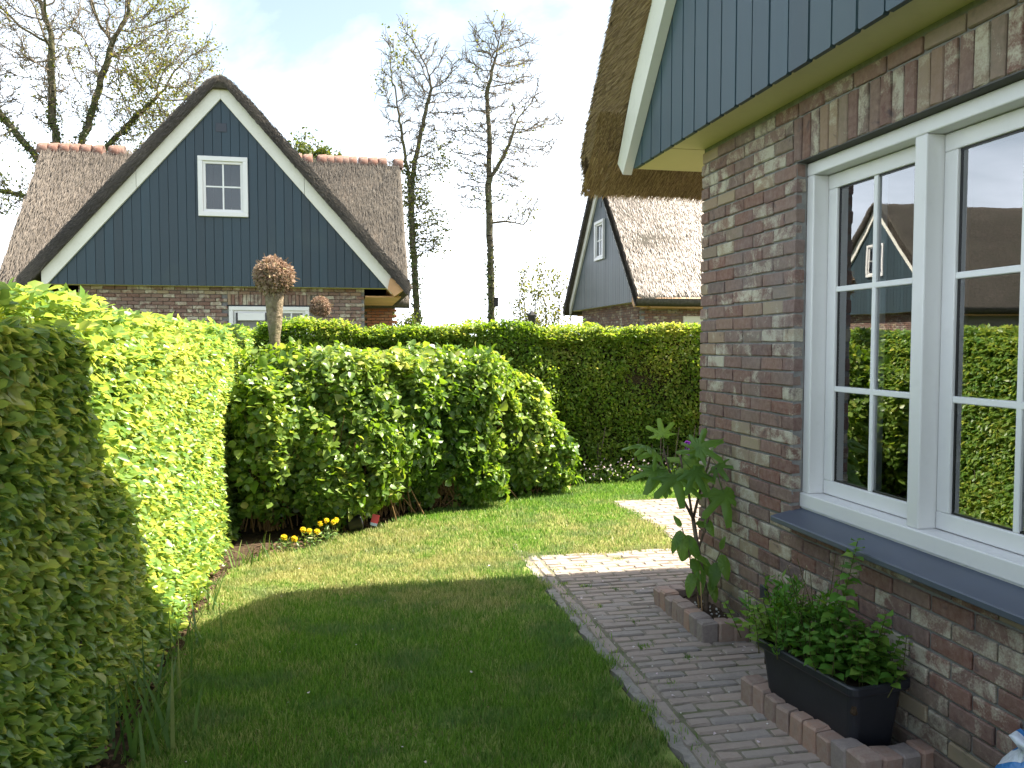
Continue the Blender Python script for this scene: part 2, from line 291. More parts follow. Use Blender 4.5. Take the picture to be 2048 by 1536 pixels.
# ------------------------------------------------------------------ building helpers
def setp(o, label=None, cat=None, group=None, kind=None):
    if label: o['label'] = label
    if cat: o['category'] = cat
    if group: o['group'] = group
    if kind: o['kind'] = kind
    return o
def empty(name, loc, label, cat, group=None, rz=0):
    o = bpy.data.objects.new(name, None); COL.objects.link(o); o.location = loc; o.rotation_euler = (0, 0, rz); o.empty_display_size = 0.2
    return setp(o, label, cat, group)
def link(name, me, m=None, parent=None, kind=None, label=None):
    o = bpy.data.objects.new(name, me); COL.objects.link(o)
    if parent: o.parent = parent
    if m is not None and not me.materials: me.materials.append(m)
    if kind: o['kind'] = kind
    if label: o['label'] = label
    return o
def npmesh(name, V, F, rnd=None, smooth=False):
    """V (n,3); F list of int arrays (k,3|4)"""
    V = np.asarray(V, np.float32)
    if not isinstance(F, (list, tuple)): F = [F]
    F = [np.asarray(f, np.int32) for f in F if len(f)]
    me = bpy.data.meshes.new(name); me.vertices.add(len(V)); me.vertices.foreach_set('co', V.ravel())
    tot = np.concatenate([np.full(len(f), f.shape[1], np.int32) for f in F]); loops = np.concatenate([f.ravel() for f in F])
    me.loops.add(len(loops)); me.loops.foreach_set('vertex_index', loops)
    me.polygons.add(len(tot)); me.polygons.foreach_set('loop_start', np.concatenate([[0], np.cumsum(tot)[:-1]]).astype(np.int32))
    if smooth: me.polygons.foreach_set('use_smooth', np.ones(len(tot), bool))
    me.update(calc_edges=True)
    if rnd is not None:
        a = me.attributes.new('rnd', 'FLOAT', 'POINT'); a.data.foreach_set('value', np.asarray(rnd, np.float32))
    return me
class MB:
    def __init__(s): s.bm = bmesh.new()
    def box(s, x0, x1, y0, y1, z0, z1, bev=0.0, seg=1):
        r = bmesh.ops.create_cube(s.bm, size=1.0); vs = r['verts']
        for v in vs:
            v.co = Vector((x0 + (v.co.x + .5) * (x1 - x0), y0 + (v.co.y + .5) * (y1 - y0), z0 + (v.co.z + .5) * (z1 - z0)))
        if bev > 0:
            es = list({e for v in vs for e in v.link_edges})
            bmesh.ops.bevel(s.bm, geom=es, offset=bev, segments=seg, affect='EDGES', profile=0.5)
        return s
    def prism(s, pts, a, n0, n1):
        """polygon pts in the plane normal to axis a ('x': (y,z), 'y': (x,z), 'z': (x,y)), from n0 to n1"""
        def P(q, n): return {'x': (n, q[0], q[1]), 'y': (q[0], n, q[1]), 'z': (q[0], q[1], n)}[a]
        lo = [s.bm.verts.new(P(q, n0)) for q in pts]; hi = [s.bm.verts.new(P(q, n1)) for q in pts]
        s.bm.faces.new(lo); s.bm.faces.new(hi[::-1])
        for i in range(len(pts)): s.bm.faces.new((lo[i - 1], lo[i], hi[i], hi[i - 1]))
        return s
    def tube(s, pts, rs, n=8):
        pts = [Vector(p) for p in pts]
        if isinstance(rs, (int, float)): rs = [rs] * len(pts)
        rings = []
        for i, p in enumerate(pts):
            d = (pts[min(i + 1, len(pts) - 1)] - pts[max(i - 1, 0)]).normalized()
            a = d.cross(Vector((0.31, 0.87, 0.11))).normalized(); b = d.cross(a)
            rings.append([s.bm.verts.new(p + (a * math.cos(2 * math.pi * k / n) + b * math.sin(2 * math.pi * k / n)) * rs[i]) for k in range(n)])
        for i in range(len(rings) - 1):
            for k in range(n): s.bm.faces.new((rings[i][k - 1], rings[i][k], rings[i + 1][k], rings[i + 1][k - 1]))
        s.bm.faces.new(rings[0]); s.bm.faces.new(rings[-1][::-1]); return s
    def lathe(s, prof, n=24, c=(0, 0, 0)):
        rings = [[s.bm.verts.new((c[0] + r * math.cos(2 * math.pi * k / n), c[1] + r * math.sin(2 * math.pi * k / n), c[2] + z)) for k in range(n)] for r, z in prof]
        for i in range(len(rings) - 1):
            for k in range(n): s.bm.faces.new((rings[i][k - 1], rings[i][k], rings[i + 1][k], rings[i + 1][k - 1]))
        s.bm.faces.new(rings[0][::-1]); s.bm.faces.new(rings[-1]); return s
    def mesh(s, name, smooth=False, org=(0, 0, 0)):
        bmesh.ops.translate(s.bm, verts=s.bm.verts, vec=-Vector(org))
        bmesh.ops.recalc_face_normals(s.bm, faces=s.bm.faces)
        me = bpy.data.meshes.new(name); s.bm.to_mesh(me); s.bm.free()
        if smooth:
            for p in me.polygons: p.use_smooth = True
        return me
    def build(s, name, m, parent=None, smooth=False, org=(0, 0, 0), kind=None, label=None):
        return link(name, s.mesh(name, smooth, org), m, parent, kind, label)
def nz3(P, f, seed=0, oct=3):
    """cheap smooth noise in about [-1,1]"""
    r = np.random.default_rng(1000 + seed); out = np.zeros(len(P)); amp = 1.0; tot = 0
    for o in range(oct):
        for _ in range(4):
            k = r.normal(size=3) * f * (1.9 ** o); out += amp * np.sin(P @ k + r.uniform(0, 6.28)) / 2.0
        tot += amp; amp *= 0.55
    return out / tot
def unit(a): return a / np.maximum(np.linalg.norm(a, axis=-1, keepdims=True), 1e-9)
CF = np.array([math.sin(0.1968) * math.cos(0.0481), math.cos(0.1968) * math.cos(0.0481), -math.sin(0.0481)])
CR = np.array([math.cos(0.1968), -math.sin(0.1968), 0.0]); CU = np.cross(CR, CF)
def view_size(P, size):
    """apparent size of pieces from where one stands in the garden; 0 outside the field of view (used only to choose which pieces get objects of their own)"""
    D = P - np.array([0, 0, 1.63]); z = D @ CF; x = (D @ CR) / np.maximum(z, 1e-3); y = (D @ CU) / np.maximum(z, 1e-3)
    ok = (z > 0.2) & (np.abs(x) < 0.64) & (np.abs(y) < 0.485)
    return np.where(ok, size / np.maximum(z, 0.2), 0)

LEAF = {}
def leaf_shape(kind):
    """unit leaf: length 1 along +y, normal +z: verts, quads, tris"""
    if kind == 'beech': V = [(0, 0, 0), (.30, .30, .07), (.24, .68, .05), (0, 1, -.10), (-.24, .68, .05), (-.30, .30, .07), (0, .5, -.03)]
    elif kind == 'wide': V = [(0, 0, 0), (.36, .28, .10), (.30, .66, .06), (0, 1, -.16), (-.30, .66, .06), (-.36, .28, .10), (0, .5, 0)]
    elif kind == 'slim': V = [(0, 0, 0), (.13, .3, .03), (.11, .65, .02), (0, 1, -.06), (-.11, .65, .02), (-.13, .3, .03), (0, .5, 0)]
    Q = [(0, 1, 2, 6), (6, 2, 3, 3), (0, 6, 4, 5), (6, 3, 4, 4)]
    return np.array(V, float), [np.array([(0, 1, 2, 6), (0, 6, 4, 5)]), np.array([(6, 2, 3), (6, 3, 4)])]
def basis(nrm, tip):
    """rows: x, y(tip), z(normal)"""
    y = unit(tip); z = unit(nrm - y * np.sum(nrm * y, -1, keepdims=True)); x = np.cross(y, z); return np.stack([x, y, z], 1)
def leaves(name, P, B, S, rnd, m, parent, shape='beech', parts=0, part_name='leaf', org=(0, 0, 0), stuff_name='leaves', curl=0.3):
    """one stuff mesh of all leaves except the `parts` that show largest, which become objects of their own"""
    V0, F0 = leaf_shape(shape); org = np.array(org)
    idx = np.arange(len(P)); single = np.zeros(len(P), bool)
    if parts:
        vs_ = view_size(P, S) * np.clip(np.abs(np.sum(B[:, 2] * unit(np.array([0, 0, 1.63]) - P), 1)), 0.15, 1)
        single[np.argsort(-vs_)[:parts]] = True; single &= vs_ > 0
    k = np.where(~single)[0]; nv = len(V0)
    cz = rng.uniform(0.4, 1.6, (len(k), 1)) * np.sign(rng.uniform(-curl, 1, (len(k), 1)))
    VL = np.repeat(V0[None], len(k), 0); VL[:, :, 2] *= cz
    V = np.einsum('nvi,nij->nvj', VL * S[k][:, None, None], B[k]) + P[k][:, None] - org
    off = (np.arange(len(k)) * nv)[:, None, None]
    F = [(f[None] + off).reshape(-1, f.shape[1]) for f in F0]
    o = link(stuff_name, npmesh(stuff_name, V.reshape(-1, 3), F, np.repeat(rnd[k], nv)), m, parent, 'stuff')
    if parts:
        key = (shape, m.name)
        if key not in LEAF:
            LEAF[key] = []
            for b in range(8):
                VV = V0.copy(); VV[:, 2] *= 0.6 + 0.2 * b; VV[:, 0] *= 0.9 + 0.03 * b
                me = npmesh('leaf', VV, F0, np.full(nv, (b + .5) / 8), True); me.materials.append(m); LEAF[key].append(me)
        for i in np.where(single)[0]:
            me = LEAF[key][int(np.clip(rnd[i] * 8, 0, 7))]
            lo = bpy.data.objects.new(part_name, me); COL.objects.link(lo); lo.parent = parent
            mt = Matrix([[*(B[i][:, r] * S[i]), P[i][r] - org[r]] for r in range(3)] + [[0, 0, 0, 1]]); lo.matrix_basis = mt
    return o
def strands(name, P, D, Nn, Ln, Wd, rnd, m, parent, kind='stuff', bend=0.0):
    """flat tapering strands (reeds, grass): base P, direction D, facing Nn; two quads + tip"""
    n = len(P); X = unit(np.cross(D, Nn)); Ln = Ln[:, None]; Wd = Wd[:, None]
    mid = P + D * Ln * 0.55 + Nn * Ln * bend * 0.25; tip = P + D * Ln + Nn * Ln * bend
    V = np.stack([P - X * Wd, P + X * Wd, mid - X * Wd * .8, mid + X * Wd * .8, tip], 1).reshape(-1, 3)
    b = (np.arange(n) * 5)[:, None]
    return link(name, npmesh(name, V, [b + np.array([[0, 1, 3, 2]]), b + np.array([[2, 3, 4]])], np.repeat(rnd, 5)), m, parent, kind)
def segs(name, S, m, parent, sides=3, org=(0, 0, 0), kind=None, smooth=True):
    """tapered prisms between points: S rows (p0 3, p1 3, r0, r1)"""
    S = np.asarray(S, float); p0 = S[:, :3] - np.array(org); p1 = S[:, 3:6] - np.array(org)
    d = unit(p1 - p0); a = unit(np.cross(d, np.array([0.31, 0.87, 0.11]))); b = np.cross(d, a)
    th = np.arange(sides) * 2 * math.pi / sides
    c = np.cos(th)[None, :, None] * a[:, None] + np.sin(th)[None, :, None] * b[:, None]
    V = np.concatenate([p0[:, None] + c * S[:, 6][:, None, None], p1[:, None] + c * S[:, 7][:, None, None]], 1).reshape(-1, 3)
    q = np.array([[i, (i + 1) % sides, sides + (i + 1) % sides, sides + i] for i in range(sides)])
    F = (q[None] + (np.arange(len(S)) * 2 * sides)[:, None, None]).reshape(-1, 4)
    return link(name, npmesh(name, V, F, None, smooth), m, parent, kind)

# ------------------------------------------------------------------ the setting: ground, lawn, beds, path
def sheet(name, pts, z, m, kind='structure', res=None):
    bm = bmesh.new(); bm.faces.new([bm.verts.new((x, y, z)) for x, y in pts]); me = bpy.data.meshes.new(name); bm.to_mesh(me); bm.free()
    return link(name, me, m, None, kind)
sheet('ground', [(-900, -900), (900, -900), (900, 900), (-900, 900)], -0.06, M['meadow'])
LAWN = [(-0.86, -1.5), (-0.86, 3.0), (-0.90, 4.2), (-0.92, 5.3), (-0.88, 6.1), (-0.66, 6.46), (-0.30, 6.72), (0.22, 7.36), (0.98, 8.16), (1.88, 8.74), (2.75, 9.02), (3.4, 9.1), (7.5, 9.1),
        (7.5, 8.1), (2.66, 8.1), (2.72, 6.9), (2.62, 6.18), (1.28, 6.15), (1.262, 5.2), (1.255, -1.5)]
sheet('flower_bed', [(-3.0, -1.8), (1.3, -1.8), (1.3, 6.2), (7.8, 6.2), (7.8, 12), (-3.0, 12)], -0.03, M['soil'])
sheet('lawn', LAWN, -0.012, M['turf'])
poly = np.array(LAWN)
def inside(x, y):
    c = np.zeros(len(x), bool); j = len(poly) - 1
    for i in range(len(poly)):
        xi, yi = poly[i]; xj, yj = poly[j]
        c ^= ((yi > y) != (yj > y)) & (x < (xj - xi) * (y - yi) / (yj - yi + 1e-12) + xi); j = i
    return c
def grass():
    Ps = []; Ls = []; Ws = []
    for (y0, y1, x0, x1, dens, wid, ln) in ((-1.5, 2.2, -.95, 1.4, 2500, .0034, .042), (2.2, 4.2, -.95, 1.4, 17000, .0021, .040), (4.2, 6.2, -.95, 2.8, 11500, .0027, .040), (6.2, 9.2, -.95, 5.2, 6800, .0037, .040)):
        n = int((y1 - y0) * (x1 - x0) * dens); x = rng.uniform(x0, x1, n); y = rng.uniform(y0, y1, n)
        jx = 0.035 * np.sin(y * 9.1) + 0.03 * np.sin(y * 23 + x * 7) + rng.normal(0, .02, n); jy = 0.03 * np.sin(x * 11) + rng.normal(0, .02, n)
        k = inside(x + jx, y + jy); x, y = x[k], y[k]; n = len(x)
        Ps.append(np.stack([x, y, np.full(n, -.014)], 1)); Ls.append(ln * rng.uniform(.55, 1.35, n)); Ws.append(wid * rng.uniform(.7, 1.3, n))
    # tufts along the paving edge and in its joints
    n = 200; y = rng.uniform(2.3, 6.2, n); x = 1.335 + np.abs(rng.normal(0, .03, n)); Ps.append(np.stack([x, y, np.full(n, -.01)], 1)); Ls.append(rng.uniform(.02, .05, n)); Ws.append(rng.uniform(.0018, .003, n))
    n = 2600; x = rng.uniform(1.3, 2.6, n); y = 6.12 - np.abs(rng.normal(0, .05, n)); Ps.append(np.stack([x, y, np.full(n, -.01)], 1)); Ls.append(rng.uniform(.02, .045, n)); Ws.append(rng.uniform(.0018, .003, n))
    cl = np.array([(1.55, 5.22), (1.42, 5.3), (1.72, 5.12), (1.5, 4.8), (1.62, 4.5), (1.55, 4.1), (1.72, 3.9), (1.5, 3.6), (1.66, 5.7), (2.0, 5.85), (1.45, 5.65)])
    k = rng.integers(0, len(cl), 700); q = cl[k] + rng.normal(0, .022, (700, 2)); Ps.append(np.c_[q, np.full(700, -.008)]); Ls.append(rng.uniform(.008, .022, 700)); Ws.append(rng.uniform(.0018, .003, 700))
    P = np.concatenate(Ps); Ln = np.concatenate(Ls); Wd = np.concatenate(Ws); n = len(P)
    Ln *= 1 + .35 * nz3(P, 1.7, 3); az = rng.uniform(0, 6.28, n) ; ti = np.abs(rng.normal(0, .42, n))
    D = np.stack([np.cos(az) * np.sin(ti), np.sin(az) * np.sin(ti), np.cos(ti)], 1)
    f = rng.uniform(0, 6.28, n); Nn = unit(np.cross(D, np.stack([np.cos(f), np.sin(f), np.zeros(n)], 1)))
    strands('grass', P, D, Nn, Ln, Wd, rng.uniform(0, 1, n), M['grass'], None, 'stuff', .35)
grass()

def rough_brick(name, lx, ly, lz, seed, ch=0.006, top='z', amp=0.0022):
    """brick centred on x,y with z from 0 (or centred) - chamfered box with an uneven surface"""
    r = random.Random(seed); mb = MB(); mb.box(-lx / 2, lx / 2, -ly / 2, ly / 2, -lz / 2, lz / 2, ch, 1)
    for v in mb.bm.verts: v.co += Vector((r.uniform(-1, 1), r.uniform(-1, 1), r.uniform(-1, 1))) * amp
    return mb.mesh(name)
path = sheet('path', [(1.29, -1.6), (2.155, -1.6), (2.155, 4.76), (7.5, 4.76), (7.5, 8.1), (2.66, 8.1), (2.66, 6.16), (1.29, 6.16)], -0.0085, M['sand'])
def paving():
    ms = [rough_brick('paver', .197, .064, .06, i, .009, amp=.0032) for i in range(10)]
    for me in ms: me.materials.append(M['paver'])
    items = []
    y = -1.5; row = 0
    while y < 8.05:
        if y < 4.76: x0, x1 = 1.415, 2.15
        elif y < 6.1: x0, x1 = (1.415 if y < 6.0 else 1.415), 7.4
        else: x0, x1 = 2.68, 7.4
        x = x0 + (0.104 if row % 2 else 0.0) - .0
        if row % 2: items.append((x0 + .05, y, 0, .49))
        while x + .06 < x1:
            ln = min(.206, x1 - x); items.append((x + ln / 2, y, 0, ln / .206)); x += .206
        y += .0725; row += 1
    y = -1.4
    while y < 6.1: items.append((1.368, y, math.pi / 2, 1)); y += .206
    items = np.array(items); P = np.c_[items[:, :2], np.zeros(len(items))]
    sz = view_size(P, np.full(len(P), .2) * items[:, 3])
    bedcut = (P[:, 0] > 1.88) & (P[:, 1] > 4.06) & (P[:, 1] < 4.76); 
    sz[bedcut] *= .2
    order = np.argsort(-sz); keep = set(order[:300][sz[order[:300]] > 0].tolist())
    VV = []; FF4 = []; rn = []; nvt = 0; loose = bmesh.new()
    lay = loose.verts.layers.float.new('rnd')
    for i, (x, y, a, s) in enumerate(items):
        z = -.031 + random.gauss(0, .0024); mt = Matrix.Translation((x, y, z)) @ Matrix.Rotation(a + random.gauss(0, .012), 4, 'Z') @ Matrix.Rotation(random.gauss(0, .008), 4, 'X') @ Matrix.Rotation(random.gauss(0, .006), 4, 'Y') @ Matrix.Scale(s, 4, (1, 0, 0))
        if i in keep:
            o = bpy.data.objects.new('paver', random.choice(ms)); COL.objects.link(o); o.parent = path; o.matrix_basis = mt
        else:
            n0 = len(loose.verts); loose.from_mesh(random.choice(ms)); loose.verts.ensure_lookup_table(); rv = random.random()
            for v in loose.verts[n0:]: v.co = mt @ v.co; v[lay] = rv
    me = bpy.data.meshes.new('pavers'); loose.to_mesh(me); loose.free(); link('pavers', me, M['paver_j'], path, 'stuff')
    r = random.Random(5); y = -1.4; mbs = MB(); mbs.box(-.027, .027, -.49, .49, -.045, .045)
    bmesh.ops.subdivide_edges(mbs.bm, edges=[e for e in mbs.bm.edges if abs(e.verts[0].co.y - e.verts[1].co.y) > .5], cuts=24)
    for v in mbs.bm.verts: v.co += Vector((r.gauss(0, .005), 0, r.gauss(0, .003)))
    me = mbs.mesh('edging_strip')
    me.materials.append(M['concrete'])
    while y < 6.0:
        o = link('edging_strip', me, None, path); o.location = (1.300 + r.gauss(0, .003), y + .5, -.049 + r.gauss(0, .002)); o.rotation_euler = (0, 0, r.gauss(0, .004)); y += .99
paving()

# ------------------------------------------------------------------ thatch
def thatch_body(name, T, B, A, m, parent, axis='y', amp=0.02, fr=4.0, seed=0, b_off=None):
    """T, B: (n,2) top and bottom profile points; A: positions along the axis; b_off: the lower profile starts later at the first position (bevelled verge)"""
    T = np.asarray(T, float); B = np.asarray(B, float); A = np.asarray(A, float); n = len(T); k = len(A)
    def pt(q, a):
        a = np.full(len(q), a) if np.isscalar(a) else a
        return np.stack([q[:, 0], a, q[:, 1]], 1) if axis == 'y' else np.stack([a, q[:, 0], q[:, 1]], 1)
    tg = np.gradient(T, axis=0); nm = unit(np.stack([-tg[:, 1], tg[:, 0]], 1)); nm *= np.sign(nm[:, 1:2] + 1e-6)
    V = []
    for j, a in enumerate(A):
        p = pt(T, a); d = nz3(p, fr, seed) * amp + rng.normal(0, amp * .25, n)
        e = min(j, k - 1 - j); d -= (0.05 if e == 0 else 0.015 if e == 1 else 0)
        V.append(pt(T + nm * d[:, None], a))
    for j, a in enumerate(A):
        aa = max(a, A[0] + b_off + j * .004) if b_off else a; p = pt(B, aa); d = nz3(p, fr, seed + 5) * amp * .4
        q = pt(B, aa); q[:, 2] += d; V.append(q)
    V = np.concatenate(V); F = []
    t0 = lambda i, j: j * n + i; b0 = lambda i, j: (k + j) * n + i
    for j in range(k - 1):
        for i in range(n - 1):
            F.append((t0(i, j), t0(i, j + 1), t0(i + 1, j + 1), t0(i + 1, j))); F.append((b0(i, j), b0(i + 1, j), b0(i + 1, j + 1), b0(i, j + 1)))
        for i in (0, n - 1): F.append((t0(i, j), b0(i, j), b0(i, j + 1), t0(i, j + 1)))
    for j in (0, k - 1):
        for i in range(n - 1): F.append((t0(i, j), t0(i + 1, j), b0(i + 1, j), b0(i, j)))
    me = npmesh(name, V, np.array(F), None, True)
    bm = bmesh.new(); bm.from_mesh(me); bmesh.ops.recalc_face_normals(bm, faces=bm.faces); bm.to_mesh(me); bm.free()
    for p in me.polygons: p.use_smooth = True
    return link(name, me, m, parent)
def roof_profile(half, z_eave, slope, thick, soft=0.22, lip=0.10, n=46, over=0.0):
    """symmetric profile: lower edge passes z_eave at +-half; vertical thickness; rounded ridge and lips"""
    xs = np.linspace(-1, 1, n); xs = np.sign(xs) * np.abs(xs) ** 0.85 * half
    zb = z_eave + slope * (half - np.abs(xs))
    zt = z_eave + slope * (half - np.sqrt(xs ** 2 + soft ** 2)) + thick
    T = np.stack([xs, zt], 1); B = np.stack([xs, zb], 1)
    for i, s in ((0, -1), (n - 1, 1)): T[i, 0] = s * (half + lip); T[i, 1] = z_eave + thick * .45
    for i, s in ((1, -1), (n - 2, 1)): T[i, 0] = s * (half + lip * .6); T[i, 1] = z_eave + thick * .8 - slope * lip * .2
    return T, B

# ------------------------------------------------------------------ houses further off (one builder; local frame: gable faces -y)
HB = [rough_brick('brick', .208, .05, .063, 40 + i, .005, amp=.002) for i in range(5)]
for me in HB: me.materials.append(M['brick'])
HS = [rough_brick('brick', .063, .05, .208, 50 + i, .005, amp=.002) for i in range(3)]
for me in HS: me.materials.append(M['brick'])
HW = [rough_brick('brick', .208, .05, .063, 60 + i, .005, amp=.002) for i in range(2)]
for me in HW: me.materials.append(M['brick_warm'])
def small_window(par, x0, x1, z0, z1, y, cols, rows, cw=.09, rec=.05):
    mb = MB(); f = cw
    mb.box(x0, x1, y - .05, y + .06, z1 - f, z1, .006); mb.box(x0, x1, y - .05, y + .06, z0, z0 + f, .006)
    mb.box(x0, x0 + f, y - .049, y + .059, z0 + f, z1 - f, .006); mb.box(x1 - f, x1, y - .049, y + .059, z0 + f, z1 - f, .006)
    w = mb.build('window', M['white'], par)
    s = .05; a0, a1, c0, c1 = x0 + f, x1 - f, z0 + f, z1 - f; mb = MB()
    mb.box(a0, a1, y - .012, y + .04, c1 - s, c1, .004); mb.box(a0, a1, y - .012, y + .04, c0, c0 + s, .004)
    mb.box(a0, a0 + s, y - .011, y + .039, c0 + s, c1 - s, .004); mb.box(a1 - s, a1, y - .011, y + .039, c0 + s, c1 - s, .004)
    mb.build('sash', M['white'], w)
    MB().box(a0 + s - .004, a1 - s + .004, y + .018, y + .024, c0 + s - .004, c1 - s + .004).build('pane', M['far_glass'], w)
    for i in range(1, cols):
        x = a0 + s + (a1 - a0 - 2 * s) * i / cols; MB().box(x - .014, x + .014, y + .004, y + .034, c0 + s, c1 - s).build('glazing_bar', M['bar'], w)
    for i in range(1, rows):
        z = c0 + s + (c1 - c0 - 2 * s) * i / rows; MB().box(a0 + s, a1 - s, y + .003, y + .035, z - .014, z + .014).build('glazing_bar', M['bar'], w)
    return w
def house(name, loc, rz, label, wing_l, wing_r, depth=7.3, bricks='parts', lower_win=True, reed='reed', reed_r='reed_dk', tiles=True, dens=1.0, gw=None, lower=(0.05, 1.6)):
    h = empty(name, loc, label, 'house', 'thatched houses with blue boarded gables', rz)
    W_, z0, sl = 3.14, 2.78, 1.143; za = z0 + W_ * sl; pitch = .165
    # walls: gable block and wing block
    mb = MB(); wy = .25
    mb.box(-2.70, 2.70, wy + .03, depth + 3, -.05, 2.9); wall = mb.build('wall', M['mortar'], h)
    mb = MB(); mb.box(-wing_l + .45, wing_r - .42, 4.3 + .03, depth + 3.1, -.05, 2.82); wing = mb.build('wall', M['mortar'], h)
    opening = (lower[0] - .02, lower[1] + .02) if lower_win else None
    # bricks of the gable wall above the garden hedge
    p = .0733; loose = bmesh.new(); lay = loose.verts.layers.float.new('rnd')
    def put(me, x, y, z, par, rot=0, sx=1.0, join=False):
        mt = Matrix.Translation((x, y, z)) @ Matrix.Rotation(rot, 4, 'Z') @ Matrix.Scale(sx, 4, (1, 0, 0))
        if bricks == 'parts' and not join:
            o = bpy.data.objects.new('brick', me); COL.objects.link(o); o.parent = par; o.matrix_basis = mt
        else:
            n0 = len(loose.verts); loose.from_mesh(me); loose.verts.ensure_lookup_table(); rv = random.random()
            for v in loose.verts[n0:]: v.co = mt @ v.co; v[lay] = rv
    k = 0; z = 2.74
    zlow = 2.02 if bricks == 'parts' else 1.6
    while z > zlow:
        x = -2.70 + (.109 if k % 2 else 0)
        if k % 2: put(random.choice(HB), -2.70 + .049, wy + .012, z, wall, 0, .49)
        while x < 2.69:
            ln = min(.218, 2.70 - x); xc = x + ln / 2
            blk = opening and opening[0] - .11 < xc < opening[1] + .11 and z < 2.66
            if not blk and ln > .06: put(random.choice(HB), xc, wy + .012, z, wall, 0, ln / .218)
            x += .218
        z -= p; k += 1
    if opening:
        x = opening[0] + .03
        while x < opening[1]: put(random.choice(HS), x, wy + .012, 2.53, wall); x += .073
    z = 2.66; k = 0
    while z > zlow:
        x = 2.72 + (.109 if k % 2 else 0)
        while x < wing_r - .5: put(random.choice(HW), x + .109, 4.3 + .012, z, wing); x += .218
        z -= p; k += 1
    z = 2.66; k = 0
    while z > zlow:
        x = -2.72 - (.109 if k % 2 else 0)
        while x > -wing_l + .6: put(random.choice(HB), x - .109, 4.3 + .012, z, wing, join=True); x -= .218
        z -= p; k += 1
    if bricks != 'parts':
        z = 2.74; k = 0
        while z > zlow:
            y = .3 + (.109 if k % 2 else 0)
            while y < 6.9: put(random.choice(HB), 2.712, y + .109, z, wall, math.pi / 2); y += .218
            z -= p; k += 1
    if loose.verts:
        me = bpy.data.meshes.new('brickwork'); loose.to_mesh(me); link('brickwork', me, M['brick_j'], wall, 'stuff')
    loose.free()
    # gable with boards
    g = MB().prism([(-W_, z0 + .02), (W_, z0 + .02), (0, za)], 'y', .03, .24).build('gable', M['groove'], h)
    n = int(round(2 * W_ / pitch)); bw = 2 * W_ / n
    for i in range(n):
        a = -W_ + i * bw + .002; b = a + bw - .004; ta = z0 + (W_ - abs(a)) * sl; tb = z0 + (W_ - abs(b)) * sl
        pts = [(a, z0), (b, z0), (b, max(tb, z0 + .01)), (a, max(ta, z0 + .01))]
        if a < 0 < b: pts.insert(3, (0, za))
        mb = MB().prism(pts, 'y', 0 + random.uniform(-.002, .002), .028)
        es = [e for e in mb.bm.edges if abs(e.verts[0].co.y - e.verts[1].co.y) < 1e-4 and e.verts[0].co.y < .01 and abs(e.verts[0].co.x - e.verts[1].co.x) < 1e-4]
        bmesh.ops.bevel(mb.bm, geom=es, offset=.004, segments=1, affect='EDGES'); mb.build('board', M['board_gr' if bricks != 'parts' else 'board_shaded'], g)
    MB().box(-.10, .10, -.012, -.001, za - .62, za - .45, .004).build('vent_grille', M['vent'], g)
    if gw: small_window(h, gw[0], gw[1], gw[2], gw[3], -.02, 2, 2)
    else: small_window(h, -.44, .48, 4.12, 5.27, -.02, 2, 2)
    # bargeboards in two lengths with a joint, and soffits
    bt = .34
    for s in (-1, 1):
        xm = 1.55
        for (xa, xb) in ((0.0, xm - .004), (xm + .004, W_ + .1)):
            q = [(s * xa, za - xa * sl), (s * xb, za - xb * sl), (s * xb, za - xb * sl + bt), (s * xa, za - xa * sl + bt)]
            if xa == 0: q[0] = (s * .001, za); q[3] = (s * .001, za + bt)
            MB().prism(q, 'y', -.06, .0 - .003).build('bargeboard', M['barge'], h)
    MB().box(-W_ - .05, W_ + .05, .032, wy + .03, z0 - .004, z0 + .016).build('soffit', M['soffit'], h)
    for s in (-1, 1):
        MB().box(min(s * 2.72, s * 3.45), max(s * 2.72, s * 3.45), .28, depth, z0 - .17, z0 - .14).build('soffit', M['sunlit_wood'], h)
    for s in (1,):
        MB().prism([(s * (W_ + .07), z0 + .20), (s * (W_ + .02), z0 - .02), (s * (W_ + .16), z0 - .16), (s * (W_ + .50), z0 + .06), (s * (W_ + .44), z0 + .12)], 'y', -.12, depth - 3.2).build('eave_underside', M['sunlit_wood'], h)  # thatch underside, right eave only; the sun's orange is in its colour
    # thatch: gable roof and wing roof
    T, B = roof_profile(W_ + .42, z0 + bt - .42 * sl, sl, .33)
    A = np.concatenate([[-.16, -.10, 0], np.linspace(.25, depth, 22)])
    roof = thatch_body('roof', T, B, A, M['thatch_dk'], h, 'y', .028, 3.5, 1)
    s2 = 1.2; zr = 6.66; hw = (zr - 2.55) / s2
    T2, B2 = roof_profile(hw, 2.55, s2, .36, .12)
    T2[:, 0] += depth; B2[:, 0] += depth
    A2 = np.linspace(-wing_l, wing_r, 28)
    roof2 = thatch_body('roof', T2, B2, A2, M['thatch'], h, 'x', .025, 3.0, 2)
    # reeds
    def reeds(par, n, m, f, ln=(.12, .26), w=(.003, .006)):
        P, D, Nn = f(n); D = unit(D + rng.normal(0, .08, D.shape)); Nn = unit(Nn + rng.normal(0, .09, Nn.shape))
        strands('reeds', P, D, Nn, rng.uniform(*ln, n), rng.uniform(*w, n), np.clip(rng.uniform(0, 1, n) * .6 + .2 + .3 * nz3(P, 1.2, 40), 0, 1), m, par, 'stuff', .06)
    def wingf(x0, x1):
        def f(n):
            x = rng.uniform(x0, x1, n); v = rng.uniform(0, 1, n); y = depth - .05 - v * (hw + .0); z = 2.55 + s2 * (hw - (depth - y)) + .36
            N0 = unit(np.array([0, -s2, 1.0])); D0 = unit(np.array([0, -1, -s2])); P = np.stack([x, y, z], 1) + N0 * rng.uniform(-.02, .035, n)[:, None]
            return P, np.repeat(D0[None], n, 0), np.repeat(N0[None], n, 0)
        return f
